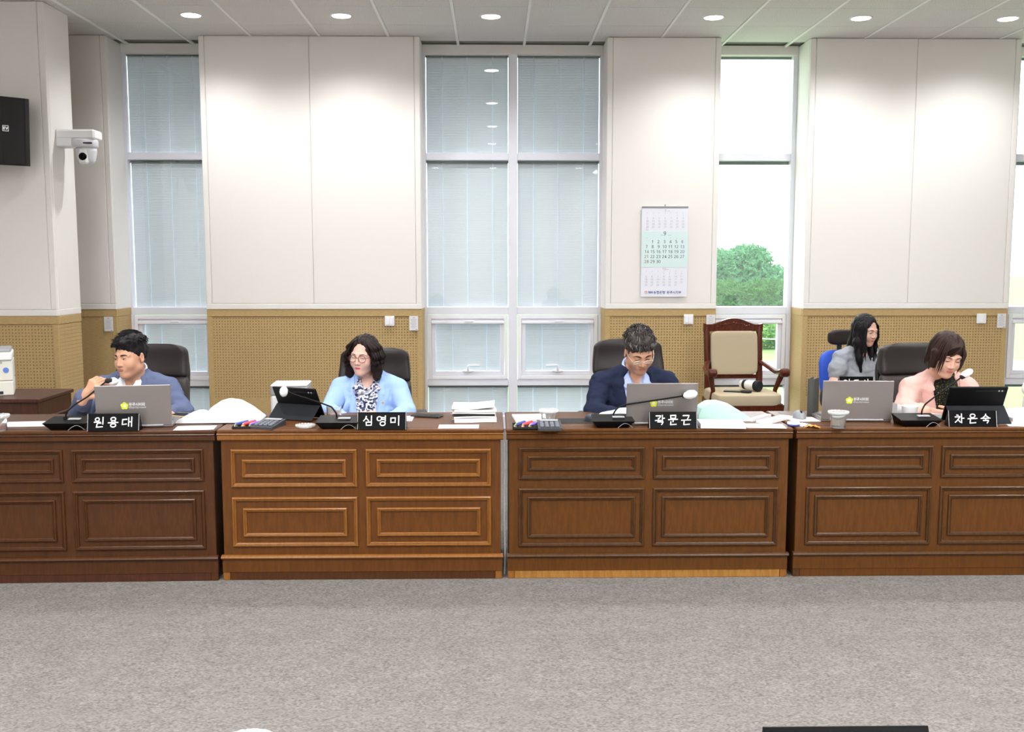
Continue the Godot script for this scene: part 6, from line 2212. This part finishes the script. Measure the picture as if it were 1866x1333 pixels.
func build_people() -> void:
	skin("skin_tan", hx("c4957a"))
	skin("skin_fair", hx("d8b09f"))
	skin("skin_warm", hx("bf8f75"))
	skin("skin_peach", hx("d2a590"))
	skin("skin_light", hx("cfa693"))
	mat("eye_white", hx("d8d4d0"), 0.3)
	mat("iris", hx("17100d"), 0.3)
	mat("lip_dark", hx("a4635a"), 0.5)
	mat("lip_red", hx("b84a5c"), 0.45)
	mat("lip_rose", hx("c4615c"), 0.45)
	mat("brow_black", hx("241c18"), 0.9)
	mat("brow_soft", hx("5a4238"), 0.9)
	for e in [["hair_black", "0c0b0c", "1a181a", "28262a"], ["hair_brown", "120d0c", "231a18", "33272a"], ["hair_darkbrown", "1c1210", "2e1f1a", "43302a"], ["hair_grey", "2c2828", "3d3836", "514b49"]]:
		var m := textured(e[0], 71, 0.06, [hx(e[1]), hx(e[2]), hx(e[2]), hx(e[3])], Vector3(30, 6, 30), 0.42, 0.5, 3)
		m.metallic_specular = 0.28
	mat("hair_silver", hx("6e6865"), 0.45)
	textured("suit_blue", 72, 0.3, [hx("4e5772"), hx("5c6582"), hx("6c7591")], Vector3(7, 7, 7), 0.9, 0.2, 2)
	textured("suit_sky", 73, 0.2, [hx("96b2e2"), hx("a0bbe8")], Vector3(5, 5, 5), 0.85, 0.2, 2)
	textured("suit_navy", 74, 0.3, [hx("1d2234"), hx("252b40"), hx("2d344b")], Vector3(7, 7, 7), 0.9, 0.2, 2)
	textured("suit_pink", 75, 0.2, [hx("d0a59c"), hx("d8aea5")], Vector3(5, 5, 5), 0.85, 0.2, 2)
	textured("blouse_grey", 76, 0.3, [hx("878b93"), hx("969aa2"), hx("a3a7ae")], Vector3(6, 6, 6), 0.9, 0.2, 2)
	mat("shirt_white", hx("dbe4f0"), 0.8)
	mat("shirt_blue", hx("a8b8e4"), 0.8)
	textured("scarf_print", 77, 0.05, [hx("20244a"), hx("20244a"), hx("23284e"), hx("e8e8ee"), hx("e9e9ee"), hx("24284e"), hx("22264a")], Vector3(1.7, 1.7, 1.7), 0.7, 0.3, 1)
	(M.scarf_print.albedo_texture as NoiseTexture2D).color_ramp.interpolation_mode = Gradient.GRADIENT_INTERPOLATE_CONSTANT
	textured("black_print", 78, 0.09, [hx("0b0b0d"), hx("0b0b0d"), hx("0b0b0d"), hx("0d0d0e"), hx("8a8438"), hx("0b0b0d")], Vector3(2.6, 2.6, 2.6), 0.7, 0.3, 1)
	(M.black_print.albedo_texture as NoiseTexture2D).color_ramp.interpolation_mode = Gradient.GRADIENT_INTERPOLATE_CONSTANT
	mat("trousers", hx("26272c"), 0.9)
	mat("gold", hx("e0b04a"), 0.35, 0.6)
	mat("silver_flower", hx("e6e6e8"), 0.3, 0.3)
	mat("red_frame", hx("6a1420"), 0.35)
	mat("clear_frame", hx("d8d8cc"), 0.25, 0.5)

	# the man speaking at the left, face turned to the left, one hand on the microphone
	var n1: Vector3 = Vector3(-2.0141, 0.9466, -5.52)
	person({"label": "man in a blue-grey jacket speaking with one hand on the microphone", "root": Vector3(n1.x, 0, -5.7), "hip_z": -5.8,
		"head": Vector3(-2.0069, 1.0529, -5.47), "head_turn": Vector3(0.06, -0.42, 0.05), "head_scale": 0.93, "neck": n1, "torso_turn": Vector3(0.14, -0.1, 0.0), "sw": 0.195, "skin": M.skin_tan, "wide": 1.03, "neck_r": 0.05,
		"arms": [[Vector3(-2.1978, 0.9094, -5.55), Vector3(-2.2378, 0.761, -5.32), Vector3(-2.127, 0.8805, -5.12)], [Vector3(-1.8374, 0.8957, -5.58), Vector3(-1.7219, 0.7489, -5.45), Vector3(-1.7584, 0.7586, -5.25)]],
		"hands": [[Vector3(-2.1131, 0.8832, -5.1), Basis(Vector3(0.62, -0.5, 0.6).normalized(), Vector3(0.6, 0.75, 0.1).normalized(), Vector3(-0.5, 0.3, 0.8).normalized()).orthonormalized(), [0.75, 0.8, 0.85, 0.9], 1.0, 0.98], [Vector3(-1.755, 0.7601, -5.24), Basis(Vector3(0, 0, 1), PI / 2), [0.3, 0.35, 0.4, 0.4], -1.0, 1.0]],
		"shirt": M.shirt_white, "jacket": M.suit_blue, "jacket_name": "jacket", "vneck": 0.42, "vwide": 0.083, "eye": 0.55, "look": -0.5, "brow": 0.0036, "brow_mat": M.brow_black, "lip": M.lip_dark, "gape": 0.0018, "fold": 0.006, "cuff": -0.02,
		"hair": hair_man_black, "extra": func(n, _x, _f, T): pin(n, T * Vector3(0.105, -0.135, 0.128), M.gold, 0.008)})
	# the woman in light blue
	var n2: Vector3 = Vector3(-0.7241, 0.9214, -5.69)
	person({"label": "woman in a light blue jacket and round red spectacles with wavy dark hair", "root": Vector3(n2.x, 0, -5.85), "hip_z": -5.95,
		"head": Vector3(-0.7442, 1.044, -5.64), "head_turn": Vector3(0.1, -0.33, -0.05), "head_scale": 0.9, "neck": n2, "torso_turn": Vector3(0.1, -0.06, 0.0), "sw": 0.165, "skin": M.skin_fair, "fem": 1.0, "wide": 1.0, "neck_r": 0.043,
		"arms": [[Vector3(-0.8689, 0.8693, -5.7), Vector3(-0.9324, 0.7315, -5.55), Vector3(-0.8171, 0.7331, -5.3)], [Vector3(-0.5502, 0.8661, -5.72), Vector3(-0.4981, 0.7195, -5.58), Vector3(-0.5595, 0.7264, -5.3)]],
		"hands": [[Vector3(-0.7684, 0.7377, -5.27), Basis(Vector3(0, 0, 1), -PI / 2), [0.2, 0.25, 0.3, 0.3], 1.0, 0.88], [Vector3(-0.577, 0.7312, -5.27), Basis(Vector3(0, 0, 1), PI / 2), [0.2, 0.25, 0.3, 0.3], -1.0, 0.88]],
		"shirt": M.scarf_print, "shirt_name": "patterned_blouse", "jacket": M.suit_sky, "jacket_name": "jacket", "vneck": 0.48, "vwide": 0.08, "eye": 0.12, "brow": 0.0022, "brow_mat": M.brow_soft, "lip": M.lip_red, "mouth": 0.021, "fold": 0.004, "collar": 0.7,
		"hair": hair_wavy, "extra": func(n, x, f, T):
			spectacles(n, x, f, M.red_frame, M.red_frame, 0.0235, true, 0.002)
			pin(n, T * Vector3(0.1, -0.13, 0.124), M.gold, 0.006)})
	# the man in navy, reading
	var n3: Vector3 = Vector3(0.7911, 0.9709, -5.5)
	person({"label": "grey-haired man in a navy jacket and spectacles reading downwards", "root": Vector3(n3.x, 0, -5.75), "hip_z": -5.82,
		"head": Vector3(0.7996, 1.085, -5.4), "head_turn": Vector3(0.5, 0.14, 0.06), "head_scale": 0.94, "torso_turn": Vector3(0.24, 0.08, 0.0), "neck": n3, "sw": 0.19, "skin": M.skin_warm, "wide": 1.02, "neck_r": 0.05,
		"arms": [[Vector3(0.6317, 0.9146, -5.56), Vector3(0.5545, 0.7563, -5.4), Vector3(0.661, 0.7627, -5.16)], [Vector3(0.9854, 0.9281, -5.6), Vector3(1.0359, 0.7567, -5.45), Vector3(0.9214, 0.7587, -5.2)]],
		"hands": [[Vector3(0.6774, 0.7674, -5.13), Basis(Vector3(0, 0, 1), -PI / 2), [0.3, 0.35, 0.4, 0.4], 1.0, 1.0], [Vector3(0.9033, 0.7619, -5.18), Basis(Vector3(0, 0, 1), PI / 2), [0.3, 0.35, 0.4, 0.4], -1.0, 1.0]],
		"shirt": M.shirt_blue, "jacket": M.suit_navy, "jacket_name": "jacket", "vneck": 0.44, "vwide": 0.083, "eye": 0.1, "brow": 0.0036, "brow_mat": M.brow_black, "lip": M.lip_dark, "fold": 0.006,
		"hair": hair_man_grey, "extra": func(n, x, f, _T): spectacles(n, x, f, M.clear_frame, M.clear_frame, 0.024, false, 0.012)})
	# the woman in pink, head bent
	var n4: Vector3 = Vector3(2.4693, 0.9512, -5.37)
	person({"label": "woman in a pale pink jacket with a dark bob, head bent over the desk", "root": Vector3(n4.x, 0, -5.65), "hip_z": -5.7,
		"head": Vector3(2.4451, 1.0761, -5.27), "head_turn": Vector3(0.38, 0.02, -0.1), "head_scale": 0.92, "torso_turn": Vector3(0.3, 0.12, 0.0), "neck": n4, "sw": 0.165, "skin": M.skin_peach, "fem": 1.0, "wide": 1.03, "neck_r": 0.043,
		"arms": [[Vector3(2.3334, 0.9003, -5.44), Vector3(2.2374, 0.7667, -5.3), Vector3(2.2869, 0.7936, -5.12)], [Vector3(2.6368, 0.8897, -5.42), Vector3(2.6638, 0.7655, -5.3), Vector3(2.5213, 0.7767, -5.15)]],
		"hands": [[Vector3(2.2989, 0.7877, -5.12), Basis(Vector3(0.1, -0.3, -0.95).normalized(), Vector3(0.97, -0.12, 0.15).normalized(), Vector3(0.05, 0.95, -0.3).normalized()).orthonormalized(), [0.3, 0.35, 0.4, 0.4], 1.0, 0.9], [Vector3(2.4912, 0.7769, -5.13), Basis(Vector3(0, 0, 1), PI / 2), [0.3, 0.35, 0.4, 0.4], -1.0, 0.88]],
		"shirt": M.black_print, "shirt_name": "patterned_top", "jacket": M.suit_pink, "jacket_name": "jacket", "vneck": 0.46, "vwide": 0.085, "eye": 0.1, "brow": 0.0024, "brow_mat": M.brow_soft, "lip": M.lip_rose, "fold": 0.005, "cuff": 0.3, "collar": 0.25, "shirt_open": false,
		"hair": hair_bob, "extra": func(n, _x, _f, T): pin(n, T * Vector3(-0.01, -0.2, 0.14), M.silver_flower, 0.017)})
	# the woman in grey at the side desk
	var n5: Vector3 = Vector3(2.7364, 0.9372, -7.29)
	person({"label": "woman in a grey short-sleeved blouse with long black hair at the side desk", "root": Vector3(n5.x, 0, -7.42), "hip_z": -7.5,
		"head": Vector3(2.7418, 1.0772, -7.22), "head_turn": Vector3(0.22, 0.5, 0.0), "head_scale": 0.9, "torso_turn": Vector3(0.22, 0.3, 0.0), "neck": n5, "sw": 0.16, "skin": M.skin_light, "fem": 1.0, "wide": 0.98, "neck_r": 0.042,
		"arms": [[Vector3(2.5778, 0.8625, -7.3), Vector3(2.508, 0.689, -7.2), Vector3(2.5554, 0.676, -6.98), 0.42], [Vector3(2.9354, 0.8523, -7.4), Vector3(2.9489, 0.6819, -7.25), Vector3(2.7614, 0.673, -7), 0.42]],
		"hands": [[Vector3(2.5678, 0.6785, -6.96), Basis(Vector3(0, 0, 1), -PI / 2), [0.3, 0.35, 0.4, 0.4], 1.0, 0.88], [Vector3(2.7376, 0.6756, -6.98), Basis(Vector3(0, 0, 1), PI / 2), [0.3, 0.35, 0.4, 0.4], -1.0, 0.88]],
		"jacket": M.blouse_grey, "jacket_name": "blouse", "vneck": 0.16, "vwide": 0.05, "eye": 0.2, "brow": 0.0022, "brow_mat": M.brow_soft, "lip": M.lip_rose, "fold": 0.006, "lapel": false,
		"hair": hair_long})
	# her chair
	var c := thing("task_chair", "blue task chair with a black headrest under the woman in grey", "chair", Vector3(n5.x + 0.06, 0, -7.66), 0.3)
	var b := B.new()
	cushion(b, Vector3(-0.03, 0.69, -0.06), Vector3(0.205, 0.2, 0.035), Basis(Vector3.RIGHT, -0.12), 0.5)
	part(b, "backrest", M.chair_blue, c)
	var h := B.new()
	cushion(h, Vector3(-0.02, 0.985, -0.09), Vector3(0.125, 0.06, 0.035), Basis(), 0.55)
	part(h, "headrest", M.leather, c)
	var st := B.new()
	st.tube([Vector3(-0.03, 0.83, -0.1), Vector3(-0.03, 0.98, -0.115)], 0.02, 8)
	part(st, "headrest_stem", M.black_plastic, c)
	var s := B.new()
	cushion(s, Vector3(0, 0.44, 0.14), Vector3(0.24, 0.05, 0.23), Basis(), 0.45)
	part(s, "seat", M.chair_blue, c)
	var g := B.new()
	g.lathe([[0, 0.06], [0.04, 0.06], [0.03, 0.12], [0.025, 0.4], [0, 0.4]], Vector3(0, 0, 0.12), 12)
	part(g, "gas_lift", M.black_plastic, c)
	for k in 5:
		var t := TAU * k / 5
		var l := B.new()
		l.tube([Vector3(0, 0.08, 0.12), Vector3(sin(t) * 0.28, 0.025, 0.12 + cos(t) * 0.28)], [0.025, 0.024], 8)
		part(l, "star_leg", M.black_plastic, c)

func build_all() -> void:
	mat("chair_blue", hx("2a55c8"), 0.6)
	build_desks()
	build_things()
	build_people()
